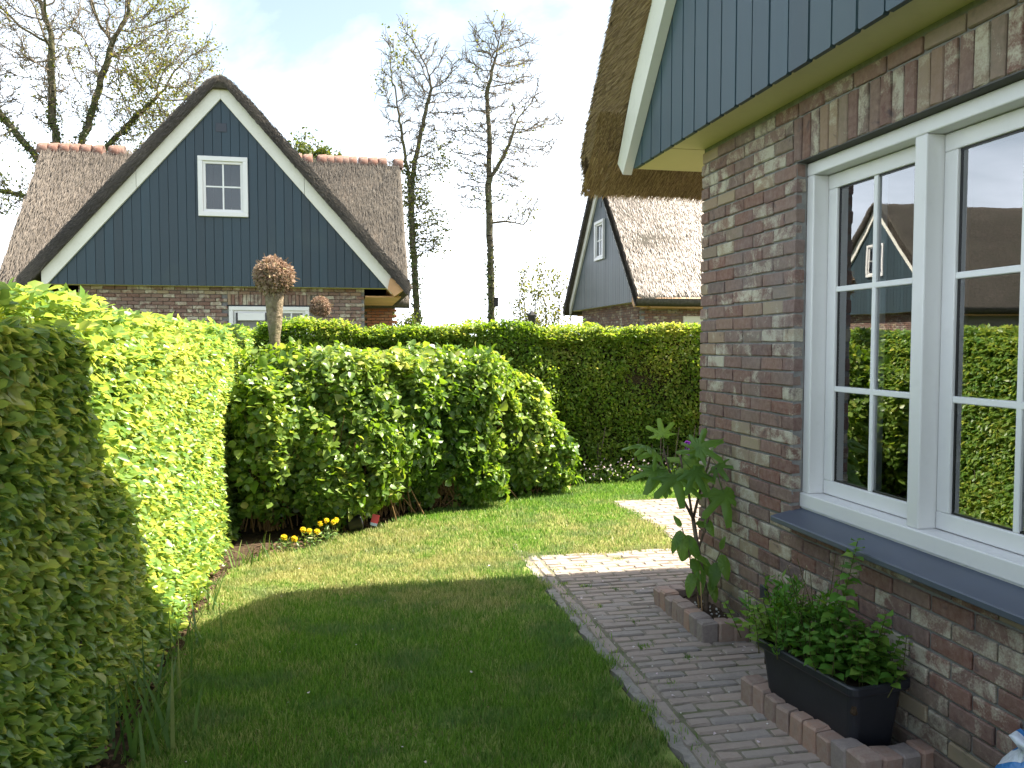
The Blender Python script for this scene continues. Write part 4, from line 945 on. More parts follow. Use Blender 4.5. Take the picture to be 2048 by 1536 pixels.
# ------------------------------------------------------------------ trees
def grow_tree(name, loc, label, trunk, crown, n_att, step, r_tip, r_max, seed, twig=(.35, 3), leaf_n=2000, leaf_s=.085, leaf_bias=None, ivy=0, ivy_top=8.0, group='spring trees behind the houses', mleaf='tree', up=.12, infl=2.2, kill=.42):
    """branches reach for points scattered through the crown; thickness follows what each branch carries.
    trunk: polylines of offsets; crown: ellipsoids (centre offset, radii, weight)"""
    r = np.random.default_rng(seed); h = empty(name, loc, label, 'tree', group); org = np.array(loc, float)
    A = []
    w = np.array([c[2] for c in crown], float); w /= w.sum()
    for (c, rad, _), k in zip(crown, w):
        d = unit(r.normal(size=(int(n_att * k), 3))); A.append(np.array(c) + d * np.array(rad) * r.uniform(0.05, 1, (len(d), 1)) ** .42)
    A = np.concatenate(A); X = []; par = []
    def addn(p, q): X.append(np.array(p, float)); par.append(q); return len(X) - 1
    first = True; root = None
    for pl in trunk:
        pl = [np.array(q, float) for q in pl]
        if root is None: i = addn(pl[0], -1); root = i
        else: i = int(np.argmin([np.sum((x - pl[0]) ** 2) for x in X]))
        for q in pl[1:]:
            p0 = X[i].copy(); n = max(1, int(np.linalg.norm(q - p0) / step))
            for k in range(1, n + 1): i = addn(p0 + (q - p0) * k / n + (r.normal(0, step * .10, 3) if k < n else 0), i)
    Xa = np.array(X); best = np.full(len(A), 1e9); bi = np.zeros(len(A), int); live = np.ones(len(A), bool); new = list(range(len(X)))
    for it in range(140):
        Xn = np.array([X[i] for i in new])
        if len(Xn):
            for c0 in range(0, len(Xn), 400):
                D = np.linalg.norm(A[:, None] - Xn[None, c0:c0 + 400], axis=2); m = D.argmin(1); dm = D[np.arange(len(A)), m]; u = dm < best; best[u] = dm[u]; bi[u] = np.array(new)[c0 + m[u]]
        live &= best > kill
        act = live & (best < infl)
        if not act.any(): break
        new = []; idx = np.where(act)[0]; o_ = np.argsort(bi[idx]); idx = idx[o_]; uq, st = np.unique(bi[idx], return_index=True)
        for n_, (i, s0) in enumerate(zip(uq, st)):
            e_ = st[n_ + 1] if n_ + 1 < len(st) else len(idx); d = unit(A[idx[s0:e_]] - X[i]).sum(0) ; d = unit(unit(d) + r.normal(0, .16, 3) + np.array([0, 0, up])); new.append(addn(X[i] + d * step, int(i)))
    n = len(X); X = np.array(X); par = np.array(par); wgt = np.zeros(n); kids = np.zeros(n, int)
    for i in range(n - 1, 0, -1): kids[par[i]] += 1
    for i in range(n - 1, -1, -1):
        if kids[i] == 0: wgt[i] = 1
        if par[i] >= 0: wgt[par[i]] += wgt[i]
    rad = np.maximum(r_tip * wgt ** .47, r_tip); rad *= min(1.0, r_max / rad.max()) ** (np.log(np.maximum(wgt, 1)) / np.log(wgt.max()))
    c = np.arange(n) > 0; p = par[c]; S = np.c_[X[p] + org, X[c] + org, np.minimum(rad[p], rad[c] * 1.35), rad[c]]
    thick = rad[c] > r_tip * 3.0
    segs('trunk', S[thick], M['bark'], h, 7, loc)
    small = [S[~thick]]; tips = [X[wgt <= 2]]
    src = np.where(wgt <= 6)[0]; src = np.repeat(src, twig[1]); P = X[src]; d0 = unit(X[src] - X[np.maximum(par[src], 0)] + 1e-6); d = unit(d0 * .8 + r.normal(0, .62, d0.shape) + [0, 0, .1]); ln = twig[0] * r.uniform(.4, 1.2, len(src))
    for k in range(3):
        Q = P + d * (ln / 3)[:, None]; small.append(np.c_[P + org, Q + org, np.full(len(P), r_tip * (.95 - .12 * k)), np.full(len(P), r_tip * (.83 - .12 * k))]); P = Q; d = unit(d + r.normal(0, .28, d.shape) + [0, 0, .07])
    tips.append(P)
    segs('twigs', np.concatenate(small), M['twig'], h, 3, loc, 'stuff')
    T = np.concatenate(tips)
    if leaf_n:
        w = np.clip(nz3(T, .8, seed) + .25, 0.015, None)
        if leaf_bias is not None: w = w * leaf_bias(T)
        k = r.choice(len(T), leaf_n, p=w / w.sum()); P = T[k] + r.normal(0, .10, (leaf_n, 3)) + org
        leaves('t', P, basis(r.normal(size=(leaf_n, 3)) + [0, 0, .6], r.normal(size=(leaf_n, 3))), leaf_s * r.uniform(.6, 1.4, leaf_n), np.clip(.55 + r.normal(0, .25, leaf_n), 0, 1), M[mleaf], h, 'wide', org=loc)
    if ivy:
        bb = S[thick & (S[:, 5] < ivy_top)]; k = r.integers(0, len(bb), ivy); t = r.uniform(0, 1, (ivy, 1)); P = bb[k, :3] * (1 - t) + bb[k, 3:6] * t; d = unit(r.normal(size=(ivy, 3)) * [1, 1, .3]); P = P + d * (bb[k, 6:7] + np.abs(r.normal(0, .10, (ivy, 1))))
        leaves('i', P, basis(d + [0, 0, .5], r.normal(size=(ivy, 3)) - [0, 0, .6]), .10 * r.uniform(.6, 1.3, ivy), r.uniform(0, 1, ivy), M['ivy'], h, 'wide', org=loc, stuff_name='ivy')
    return h
# the two tall thin trees
grow_tree('tall_tree', (2.45, 30, 0), 'tall thin tree with twin tops and ivy patches, beside the end of the ridge tiles',
          [[(0, 0, 0), (-.05, 0, 3), (-.18, 0, 5.5), (-.22, 0, 7.2), (-.10, 0, 8.2)], [(-.1, 0, 8.2), (.25, .1, 9.8), (.55, .1, 11)], [(-.2, 0, 7.2), (-.45, -.1, 8.6), (-.7, -.1, 10.2)]],
          [((-.5, 0, 10.9), (1.05, .9, 2.7), 1.0), ((.75, .1, 10.7), (1.2, .9, 2.4), 1.0), ((.1, 0, 8.7), (1.5, 1.1, 1.3), .5), ((-.2, 0, 6.9), (1.0, .8, .9), .22), ((.5, 0, 5.9), (.8, .6, 1.2), .2)],
          2400, .15, .0125, .16, 31, (.42, 3), leaf_n=2200, leaf_s=.08, ivy=1300, ivy_top=8.4, leaf_bias=lambda T: np.where(T[:, 0] > .9, 3.0, 1.0) * np.where(T[:, 2] < 7.4, 2.2, 1))
grow_tree('tall_tree', (5.25, 30, 0), 'tall thin bare-twigged tree standing alone in the sky, straight trunk with a bird box',
          [[(0, 0, 0), (-.05, 0, 3), (-.12, 0, 6), (-.16, 0, 7.6), (-.12, 0, 9.4)], [(-.12, 0, 9.4), (-.2, .1, 11), (.1, 0, 12.2)], [(-.1, 0, 6.2), (.5, 0, 6.25), (1.2, .1, 6.15)], [(-.15, 0, 7.6), (.5, .1, 8.8), (.95, .1, 10.0)]],
          [((.30, 0, 11.7), (1.75, 1.1, 2.2), 1.0), ((.75, 0, 9.6), (2.0, 1.2, 1.9), .9), ((-.7, 0, 9.2), (1.3, 1.0, 2.0), .6), ((.9, 0, 6.9), (1.3, .8, 1.2), .32), ((-.8, 0, 7.4), (.9, .7, .8), .2)],
          2600, .15, .0125, .17, 47, (.45, 3), leaf_n=650, leaf_s=.075, ivy=350, ivy_top=5)
grow_tree('spreading_tree', (-10.4, 33, 0), 'broad many-limbed tree rising behind the left end of the thatched roof',
          [[(0, 0, 0), (.1, 0, 4), (.1, 0, 7.2)], [(.1, 0, 7.2), (-.3, 0, 10), (-.3, .2, 13)], [(.1, 0, 7.2), (.9, .2, 10), (1.8, .2, 13)], [(.1, 0, 7.0), (1.8, -.2, 9.2), (3.4, -.2, 10.9)], [(.1, 0, 6.6), (1.9, .3, 8.0), (3.4, .3, 8.8)], [(.1, 0, 7.2), (-1.5, -.2, 9.4), (-2.9, -.2, 11.2)], [(.1, 0, 6.2), (-1.5, .2, 7.2), (-2.8, .2, 7.4)]],
          [((0, 0, 14.0), (4.6, 3.0, 4.6), 1.0), ((3.6, 0, 11.2), (2.5, 2.0, 3.0), .5), ((-3.6, 0, 10.8), (2.6, 2.0, 3.2), .45), ((3.4, 0, 8.9), (2.3, 1.2, 1.1), .16), ((-3.0, 0, 7.2), (2.2, 1.2, 1.3), .22), ((.3, -.3, 8.2), (1.4, 1.0, .9), .16)],
          4600, .22, .0135, .27, 53, (.60, 3), leaf_n=11000, leaf_s=.085, ivy=5200, ivy_top=10.8, infl=3.0, kill=.48, leaf_bias=lambda T: np.where((T[:, 0] > 2.2), 3.0, 1.0) * np.where(T[:, 2] < 8.9, 4.0, 1))
grow_tree('small_tree', (6.75, 28, 0), 'small twiggy tree in thin leaf left of the side-on thatched house', [[(0, 0, 0), (0, 0, .9)]] + [[(0, 0, .8), (i * .3 - .9, (i % 3) * .2 - .2, 2.0)] for i in range(7)],
          [((-.1, 0, 3.0), (1.3, .9, 1.75), 1)], 800, .15, .010, .07, 61, (.35, 2), leaf_n=4200, leaf_s=.08, up=.3)
grow_tree('leafy_tree', (-2.0, 36, 0), 'green leafy tree top peeping over the roof above the right-hand ridge tiles', [[(0, 0, 0), (0, 0, 6), (.1, 0, 8)]], [((.3, 0, 9.0), (1.5, 1.3, 1.9), 1), ((1.3, 0, 8.6), (1.2, 1, 1.2), .5)], 420, .22, .012, .15, 67, (.4, 2), leaf_n=9000, leaf_s=.13, mleaf='ivy')
for q, lab, sd_ in (((1.75, 25.0, 0), 'grey-green bush at the foot of the ivy-patched tall tree, past the house corner', 71), ((5.7, 27, 0), 'low bush beyond the back hedge between the tall tree and the lantern', 73)):
    grow_tree('bush', q, lab, [[(0, 0, 0), (0, 0, .5)]] + [[(0, 0, .4), (i * .25 - .6, .1, 1.3)] for i in range(6)], [((0, 0, 1.9), (.95, .8, .85), 1)], 380, .13, .008, .04, sd_, (.25, 2), leaf_n=4200, leaf_s=.07, mleaf='ivy', group='bushes beyond the back hedge', up=.25)
bx = MB().box(5.24, 5.40, 29.66, 29.80, 3.05, 3.35, .01).build('bird_box', M['black']); setp(bx, 'small dark bird box fixed to the trunk of the lone tall tree', 'bird box')
MB().box(5.21, 5.43, 29.62, 29.84, 3.355, 3.39, .005).build('lid', M['black'], bx)
ln = MB().tube([(4.5, 20, 0), (4.5, 20, 2.2)], .03, 10).build('garden_lantern', M['black']); setp(ln, 'black lantern on a post beyond the back hedge', 'lantern')
MB().lathe([(.04, 0), (.08, .03), (.10, .20), (.12, .22), (.07, .28), (.02, .33)], 6, (4.5, 20, 2.16)).build('lantern_head', M['black'], ln)

# ------------------------------------------------------------------ brick-edged beds and the planter
KB = [rough_brick('brick', .088, .10, .16, 120 + i, .009, amp=.0045) for i in range(6)]
for me in KB: me.materials.append(M['kerb'])
def edging(label, loc, pts, rz0=0):
    h = empty('brick_edging', loc, label, 'edging', 'upright brick edgings along the house wall')
    for (x, y, a) in pts:
        o = bpy.data.objects.new('brick', random.choice(KB)); COL.objects.link(o); o.parent = h; o.location = (x - loc[0], y - loc[1], .025 + random.gauss(0, .006)); o.rotation_euler = (random.gauss(0, .02), random.gauss(0, .02), a + random.gauss(0, .035)); o.scale = (random.uniform(.94, 1.03),) * 2 + (1,)
    return h
pts = [(1.925, 4.12 + i * .0905, math.pi / 2) for i in range(8)] + [(2.015 + i * .09, 4.11, 0) for i in range(2)] + [(2.02, 4.76, 0), (2.11, 4.76, 0)]
e1 = edging('low edging of upright bricks round the fig at the house corner', (1.925, 4.1, 0), pts)
def soil_patch(x0, x1, y0, y1, z, par, org, n=14):
    V = []; F = []
    for i in range(n + 1):
        for j in range(n + 1): V.append((x0 + (x1 - x0) * i / n - org[0], y0 + (y1 - y0) * j / n - org[1], z - org[2] + random.gauss(0, .006)))
    for i in range(n):
        for j in range(n): F.append((i * (n + 1) + j, (i + 1) * (n + 1) + j, (i + 1) * (n + 1) + j + 1, i * (n + 1) + j + 1))
    return link('soil', npmesh('soil', V, np.array(F), None, True), M['soil'], par)
s = soil_patch(1.96, 2.158, 4.15, 4.73, .055, e1, (1.925, 4.1, 0))
gm = MB()
for i in range(46):
    x, y = random.uniform(1.97, 2.14), random.uniform(4.16, 4.6); q = random.uniform(.003, .006); gm.box(x - q, x + q, y - q, y + q, .056, .056 + q * 1.6, q * .5)
gm.build('grit', M['stone'], e1, org=(1.925, 4.1, 0), kind='stuff')
gm = MB()
for i in range(26):
    x, y = random.uniform(1.4, 2.1), random.uniform(2.6, 5.0); q = random.uniform(.002, .0045); gm.box(x - q, x + q, y - q, y + q, .0, q * 1.4, q * .5)
setp(gm.build('grit', M['stone'], None), None, None, None, 'stuff')
ar = math.atan2(.057, .75)
pts = [(1.862 - .076 * (y - 2.66) , y, math.pi / 2 + .076) for y in np.arange(2.72, 3.44, .0915)] + [(1.862 + .002 + i * .092, 2.635 + i * .012, .1) for i in range(4)]
e2 = edging('low edging of upright bricks round the dark plastic trough', (1.87, 2.65, 0), pts)
# trough
tr_c = Vector((1.955, 3.02, 0)); tr_a = .15
tro = empty('planter_trough', tuple(tr_c), 'long anthracite plastic trough full of herbs under the window sill', 'planter', None, tr_a)
def rrect(w, l, r, n=5):
    out = []
    for cxx, cyy, a0 in ((w - r, l - r, 0), (-w + r, l - r, 90), (-w + r, -l + r, 180), (w - r, -l + r, 270)):
        for k in range(n + 1): a = R(a0 + 90 * k / n); out.append((cxx + r * math.cos(a), cyy + r * math.sin(a)))
    return out
def trough():
    bm = bmesh.new(); rings = []
    for (w, l, z) in ((.092, .250, 0.0), (.098, .256, .004), (.126, .286, .285), (.145, .305, .288), (.149, .309, .296), (.149, .309, .320), (.145, .305, .326), (.133, .293, .326), (.126, .286, .318), (.118, .278, .22), (.10, .26, .02)):
        rings.append([bm.verts.new((x, y, z)) for x, y in rrect(w, l, .035)])
    for a in range(len(rings) - 1):
        m_ = len(rings[0])
        for b in range(m_): bm.faces.new((rings[a][b - 1], rings[a][b], rings[a + 1][b], rings[a + 1][b - 1]))
    bm.faces.new(rings[0][::-1]); bm.faces.new(rings[-1]); bmesh.ops.recalc_face_normals(bm, faces=bm.faces)
    me = bpy.data.meshes.new('tub'); bm.to_mesh(me); bm.free()
    o = link('tub', me, M['trough'], tro); o.location = (0, 0, 0)
    md = MB(); md.box(-.116, .116, -.276, .276, .20, .282, .01).build('soil', M['soil'], tro)
trough()
RT = Matrix.Translation(tr_c) @ Matrix.Rotation(tr_a, 4, 'Z')
def herb(name, label, lx, ly, kind, n_st, hgt, spread, lsize, seed, shape='wide', m='herb', tint=.5, group='herbs growing in the trough'):
    base = RT @ Vector((lx, ly, .279)); h = empty(name, tuple(base), label, 'plant', group); r = np.random.default_rng(seed); SS = []; Ps = []; Ns = []; Ts = []; S = []
    for _ in range(n_st):
        p = np.array([r.normal(0, spread * .5), r.normal(0, spread * .5), 0]); d = unit(np.array([r.normal(0, .20) + p[0] * 1.3, r.normal(0, .20) + p[1] * 1.3, 1.])); H_ = hgt * (r.uniform(.6, 1.05) if n_st > 1 else 1)
        q = p + d * H_; mid = (p + q) / 2 + r.normal(0, .008, 3); SS += [[*p, *mid, .0025, .002], [*mid, *q, .002, .0013]]
        if kind == 'mint':
            k = max(4, int(H_ / .028))
            for i in range(1, k + 1):
                t = .12 + .88 * i / k; c = p + d * H_ * t; a = i * 1.57 + r.uniform(0, .4); sz = lsize * (.6 + .7 * math.sin(min(1, (1.06 - t) * 1.25) * 1.5)) * r.uniform(.8, 1.2)
                for s_ in (0, math.pi):
                    o_ = np.array([math.cos(a + s_), math.sin(a + s_), .15 + .6 * max(0, t - .8)]); Ps.append(c); Ts.append(o_ + r.normal(0, .12, 3)); Ns.append(np.array([0, 0, 1.]) + r.normal(0, .2, 3) - o_ * .15); S.append(sz)
        else:
            for i in range(46):
                t = r.uniform(.15, 1); c = p + d * H_ * t + r.normal(0, .012, 3); o_ = np.array([r.normal(0, .7), r.normal(0, .7), .6]); Ps.append(c); Ts.append(o_); Ns.append(r.normal(size=3)); S.append(lsize * r.uniform(.5, 1.2))
    n = len(Ps); rv = np.clip(tint + r.normal(0, .2, n) + np.array(Ps)[:, 2] * .5 - .1, 0, 1); P = np.array(Ps) + np.array(base); 
    segs('stems', np.array(SS), M['herb_stem'], h, 4, kind='stuff')
    leaves('h', P, basis(np.array(Ns), np.array(Ts)), np.array(S), rv, M[m], h, shape, (24 if kind == 'mint' else 0), org=tuple(base))
M['herb_stem'] = rough_mat('herb_stems', (0.05, 0.06, 0.02), (0.12, 0.11, 0.04), 60, bs=.1)
herb('mint_plant', 'tallest mint stem, reaching past the window sill', .01, .02, 'mint', 1, .58, .01, .062, 1)
herb('mint_plant', 'mid-height mint with a leafy tip, right of the tallest stem', .06, -.13, 'mint', 3, .40, .04, .058, 2)
herb('mint_plant', 'broad low mint spilling over the front rim of the trough', -.04, -.08, 'mint', 15, .22, .12, .050, 3)
herb('mint_plant', 'bushy herb filling the near corner of the trough', .01, -.22, 'mint', 20, .23, .085, .046, 4, tint=.6)
herb('mint_plant', 'low dark herb by the wall side of the trough', .08, -.04, 'mint', 12, .26, .06, .044, 5, tint=.35)
herb('feathery_herb', 'feathery fine-leaved herb at the far end of the trough', -.02, .16, 'feather', 34, .30, .14, .050, 6, 'slim', tint=.45)
herb('feathery_herb', 'pale bright herb clump hanging over the far rim', -.05, .26, 'mint', 15, .23, .10, .040, 7, tint=.95)
herb('flower_stalks', 'thin dry flower stalks rising behind the feathery herb', .05, .13, 'feather', 6, .46, .06, .014, 8, 'slim', 'dry')

# ------------------------------------------------------------------ fig
def fig():
    loc = (2.02, 4.33, .05); h = empty('fig_plant', loc, 'young fig with big lobed leaves in the brick bed at the house corner', 'plant')
    o = np.array(loc)
    stems = [[(2.02, 4.33, .04), (2.02, 4.36, .2), (2.0, 4.42, .42), (1.985, 4.46, .60)], [(1.985, 4.46, .60), (1.90, 4.45, .75), (1.82, 4.43, .90), (1.78, 4.42, 1.02)], [(1.985, 4.46, .58), (1.93, 4.40, .76), (1.86, 4.34, .93), (1.84, 4.32, 1.0)],
             [(1.985, 4.46, .60), (2.02, 4.44, .78), (2.06, 4.42, .93), (2.07, 4.41, 1.0)], [(2.0, 4.42, .42), (2.05, 4.40, .6), (2.06, 4.36, .8), (2.07, 4.34, .92)],
             [(1.995, 4.30, .04), (1.94, 4.32, .25), (1.90, 4.33, .45), (1.86, 4.33, .58)], [(2.03, 4.38, .04), (2.04, 4.33, .3), (2.07, 4.27, .45)]]
    rad = [(.017, .012), (.009, .005), (.008, .005), (.009, .005), (.007, .005), (.006, .003), (.006, .003)]
    mb = MB()
    for s_, (a, b) in zip(stems, rad): mb.tube([np.array(q) - o for q in s_], list(np.linspace(a, b, len(s_))), 8)
    mb.build('stem', M['figbark'], h, True)
    mb = MB()
    for (x, y, t) in ((1.985, 4.36, .30), (2.005, 4.40, .28), (1.97, 4.28, .34)): mb.tube([np.array((x, y, .03)) - o, np.array((x - .02, y, t)) - o], .0035, 6)
    mb.build('cane', M['woodpeg'], h, True)
    def lobed(seed, simple=False):
        r = random.Random(seed); lob = [(0, 1.0), (.78, .86), (-.78, .86), (1.75, .58), (-1.75, .58)] if not simple else [(0, 1.0)]
        n = 44; out = []
        for i in range(n):
            a = -math.pi + 2 * math.pi * (i + .5) / n; q = .34 if not simple else .34
            for (la, ll) in lob:
                w = .24 if not simple else .42; dd = (a - la + math.pi) % (2 * math.pi) - math.pi; q = max(q, ll * math.exp(-(dd / w) ** 4 * .9) * (1 if abs(dd) < w * 2 else 0))
            if abs(a) > 2.75: q *= .55
            out.append((math.sin(a) * q * r.uniform(.95, 1.05), .32 + math.cos(a) * q * .72 * r.uniform(.96, 1.04)) if not simple else (math.sin(a) * .27 * (1 - .25 * math.cos(a)) * r.uniform(.94, 1.06), .36 + math.cos(a) * .52 + .12 * max(0, math.cos(a)) ** 4))
        V = [(0, .32, .02)] + [(x * .5, .32 + (y - .32) * .5, .02 - .16 * (x * .5) ** 2 - .1 * ((y - .32) * .5) ** 2 + (.02 if k % 4 < 2 else -.01)) for k, (x, y) in enumerate(out)] + [(x, y, -.30 * abs(x) ** 1.6 - .35 * max(0, y - .3) ** 2 + r.uniform(-.015, .015)) for x, y in out]
        T3 = [(0, 1 + i, 1 + (i + 1) % n) for i in range(n)]; Q4 = [(1 + i, 1 + n + i, 1 + n + (i + 1) % n, 1 + (i + 1) % n) for i in range(n)]
        b = len(V); V += [(-.012, -.25, .01), (.012, -.25, .01), (.012, .33, .012), (-.012, .33, .012), (0, -.25, -.02), (0, .33, -.012)]
        Q4 += [(b, b + 1, b + 2, b + 3), (b, b + 3, b + 5, b + 4), (b + 1, b + 4, b + 5, b + 2)]
        me = npmesh('leaf', V, [np.array(T3), np.array(Q4)], np.full(len(V), r.uniform(.15, .8)), True); me.materials.append(M['fig']); return me
    big = [lobed(i) for i in range(5)]; sm = [lobed(20 + i, True) for i in range(3)]
    # (attachment, direction of the blade, size, kind)
    spec = [((1.79, 4.42, .98), (-.6, -.5, -.55), .23, 0), ((1.80, 4.40, .97), (.0, -.9, -.75), .27, 0), ((1.78, 4.42, 1.02), (-.9, .1, .15), .20, 0), ((1.79, 4.43, 1.03), (-.1, .2, .9), .15, 0), ((1.84, 4.33, 1.0), (.8, -.2, .35), .22, 0),
            ((1.85, 4.33, .99), (.45, -.6, -.75), .21, 0), ((1.83, 4.34, .96), (-.6, .2, -.6), .20, 0), ((1.80, 4.43, 1.0), (-.55, -.3, .05), .19, 0), ((2.06, 4.41, .98), (-.85, -.35, -.25), .24, 0), ((2.07, 4.41, .98), (-.9, .1, .2), .17, 0),
            ((2.07, 4.41, .97), (.1, -.6, -.4), .15, 0), ((2.07, 4.34, .90), (.08, -.6, -.95), .27, 0), ((2.07, 4.40, .99), (-.1, -.5, .5), .12, 0), ((2.05, 4.38, .92), (-.5, -.2, -.5), .15, 0), ((1.90, 4.38, .9), (.2, .5, -.3), .16, 0), ((2.04, 4.36, .78), (.1, -.3, -.5), .10, 1),
            ((1.86, 4.33, .58), (-.5, -.2, -.8), .15, 1), ((1.86, 4.33, .57), (-.15, -.4, -.9), .17, 1), ((1.87, 4.33, .55), (.45, -.3, -.7), .15, 1), ((1.86, 4.33, .58), (-.35, .2, .6), .08, 1), ((1.90, 4.33, .46), (.5, -.2, -.4), .14, 1), ((1.91, 4.33, .42), (.35, -.4, -.8), .17, 1),
            ((1.93, 4.33, .33), (-.3, -.3, -.75), .15, 1), ((1.98, 4.42, .46), (-.55, -.3, -.4), .13, 1), ((2.0, 4.42, .40), (.35, -.3, -.75), .16, 1), ((2.0, 4.40, .34), (-.2, -.5, -.8), .17, 1), ((2.07, 4.27, .45), (.1, -.4, -.8), .16, 1), ((2.06, 4.29, .40), (-.3, -.3, -.8), .17, 1), ((2.07, 4.28, .45), (.05, -.2, .5), .09, 1), ((2.04, 4.34, .28), (.1, -.3, -.7), .14, 1), ((1.99, 4.46, .58), (.45, -.2, -.1), .10, 1), ((2.04, 4.42, .62), (.15, -.3, -.5), .12, 1)]
    for i, (p, d, s_, k) in enumerate(spec):
        d = unit(np.array(d, float)); nn = np.array([random.gauss(0, .3) - .25, -.55 + random.gauss(0, .25), .8]); b = basis(nn[None], d[None])[0]
        me = (sm if k else big)[i % (3 if k else 5)]; lo = bpy.data.objects.new('leaf', me); COL.objects.link(lo); lo.parent = h; P = np.array(p) + d * s_ * .25 - o
        lo.matrix_basis = Matrix([[*(b[:, r_] * s_ * (.93 if k == 0 else .80)), P[r_]] for r_ in range(3)] + [[0, 0, 0, 1]])
fig()

# ------------------------------------------------------------------ small plants and things in the beds
def clump(name, label, x, y, n, hgt, wid, seed, m='iris', cat='plant', group='strap-leaved clumps along the hedge foot', single=True, spread=.07, droop=.5):
    r = np.random.default_rng(seed); h = empty(name, (x, y, -.02), label, cat, group)
    for i in range(n):
        a = r.uniform(0, 6.28); t = abs(r.normal(0, .42)) + .05; H_ = hgt * r.uniform(.6, 1.1); w = wid * r.uniform(.7, 1.2); bx_, by_ = r.normal(0, spread, 2); V = []; k = 6; fa = a + r.uniform(-.6, .6) + math.pi / 2; dr = droop * r.uniform(.1, 1.2)
        for j in range(k + 1):
            u = j / k; rr = t * u + dr * t * u * u * 1.5; cz = H_ * (u - .35 * dr * u * u); c = np.array([bx_ + math.cos(a) * rr * H_, by_ + math.sin(a) * rr * H_, cz]); ww = w * (1 - u ** 2.2) + .0004
            V += [c + [math.cos(fa) * ww, math.sin(fa) * ww, 0], c - [math.cos(fa) * ww, math.sin(fa) * ww, 0]]
            V[-1] = V[-1]
        F = [(2 * j, 2 * j + 1, 2 * j + 3, 2 * j + 2) for j in range(k)]
        link('leaf', npmesh('leaf', V, np.array(F), np.full(len(V), r.uniform(0, .82)), True), M[m], h)
clump('iris_clump', 'big sword-leaved iris clump at the near foot of the left hedge', -.86, 3.45, 30, .42, .0085, 1)
clump('iris_clump', 'sword-leaved iris clump with a fallen pale leaf, second along the hedge foot', -.87, 3.85, 24, .34, .0075, 2)
clump('iris_clump', 'short dark strappy tuft at the hedge foot just inside the shade', -.88, 4.5, 22, .26, .006, 3)
clump('iris_clump', 'sunlit thin strappy tuft at the hedge foot past the shadow edge', -.88, 5.25, 14, .24, .006, 4)
clump('iris_clump', 'grey-green strappy tuft near the far end of the left hedge', -.78, 6.28, 16, .20, .007, 5)
clump('iris_clump', 'pale strappy tuft between the hedge end and the yellow flowers', -.62, 6.55, 14, .18, .007, 6)
clump('iris_clump', 'thin grassy tuft before the canes of the left hydrangea', -.10, 7.15, 12, .2, .005, 7)
clump('iris_clump', 'grassy tuft at the foot of the back hedge right of the hydrangeas', 2.55, 9.02, 18, .3, .006, 8)
def flower(name, label, x, y, heads, m, seed, hgt=.11, hr=.024, group=None):
    r = np.random.default_rng(seed); h = empty(name, (x, y, -.02), label, 'flower', group); SS = []; n = 90
    P = np.c_[r.normal(0, .05, (n, 2)), r.uniform(.01, hgt * .8, n)]
    leaves('f', P + [x, y, -.02], basis(r.normal(size=(n, 3)) + [0, -.3, .6], r.normal(size=(n, 3)) * [1, 1, .3] + [0, 0, .5]), r.uniform(.03, .06, n), r.uniform(0, .9, n), M['iris'], h, 'slim', org=(x, y, -.02))
    for (dx_, dy_, dz_) in heads:
        c = np.array([dx_, dy_, hgt + dz_]); SS.append([dx_ * .4, dy_ * .4, 0, *c, .002, .002]); k = 60; d = unit(r.normal(size=(k, 3)) + [0, 0, .7])
        V0, F0 = leaf_shape('wide'); B = basis(d + r.normal(0, .2, (k, 3)), d + r.normal(0, .5, (k, 3))); V = np.einsum('nvi,nij->nvj', V0[None] * hr * .8 * np.ones((k, 1, 1)), B) + (c + d * hr * .55)[:, None]
        off = (np.arange(k) * len(V0))[:, None, None]; link('flower_head', npmesh('flower_head', V.reshape(-1, 3), [(f[None] + off).reshape(-1, f.shape[1]) for f in F0], np.repeat(r.uniform(0, 1, k), len(V0))), M[m], h)
    segs('stems', SS, M['herb_stem'], h, 4, kind='stuff')
flower('yellow_flower', 'yellow flower plant with two heads, first from the left hedge', -.50, 6.60, [(-.03, 0, .0), (.05, -.02, -.01)], 'yellow', 1, .12, .023, 'yellow flowers at the bed edge')
flower('yellow_flower', 'yellow flower plant with three heads, middle of the row at the bed edge', -.34, 6.72, [(-.05, 0, .02), (.0, -.02, .01), (.06, 0, .0)], 'yellow', 2, .13, .021, 'yellow flowers at the bed edge')
flower('yellow_flower', 'yellow flower plant with four heads, last before the dark canes', -.20, 6.87, [(-.06, 0, .03), (-.01, .02, .05), (.05, 0, .04), (.07, .03, .05)], 'yellow', 3, .13, .020, 'yellow flowers at the bed edge')
flower('yellow_flower', 'lone orange-yellow flower low under the right-hand hydrangea', 1.72, 8.62, [(-.06, 0, .0), (.0, .02, .01), (.06, 0, -.02)], 'yellow', 4, .1, .028, 'yellow flowers at the bed edge')
flower('purple_flower', 'purple flower spike before the back hedge beside the brick corner', 3.9, 8.95, [(0, 0, .0), (.005, 0, -.05), (-.005, 0, -.10), (0, .01, -.16), (.01, 0, -.21)], 'purple', 5, .48, .034)
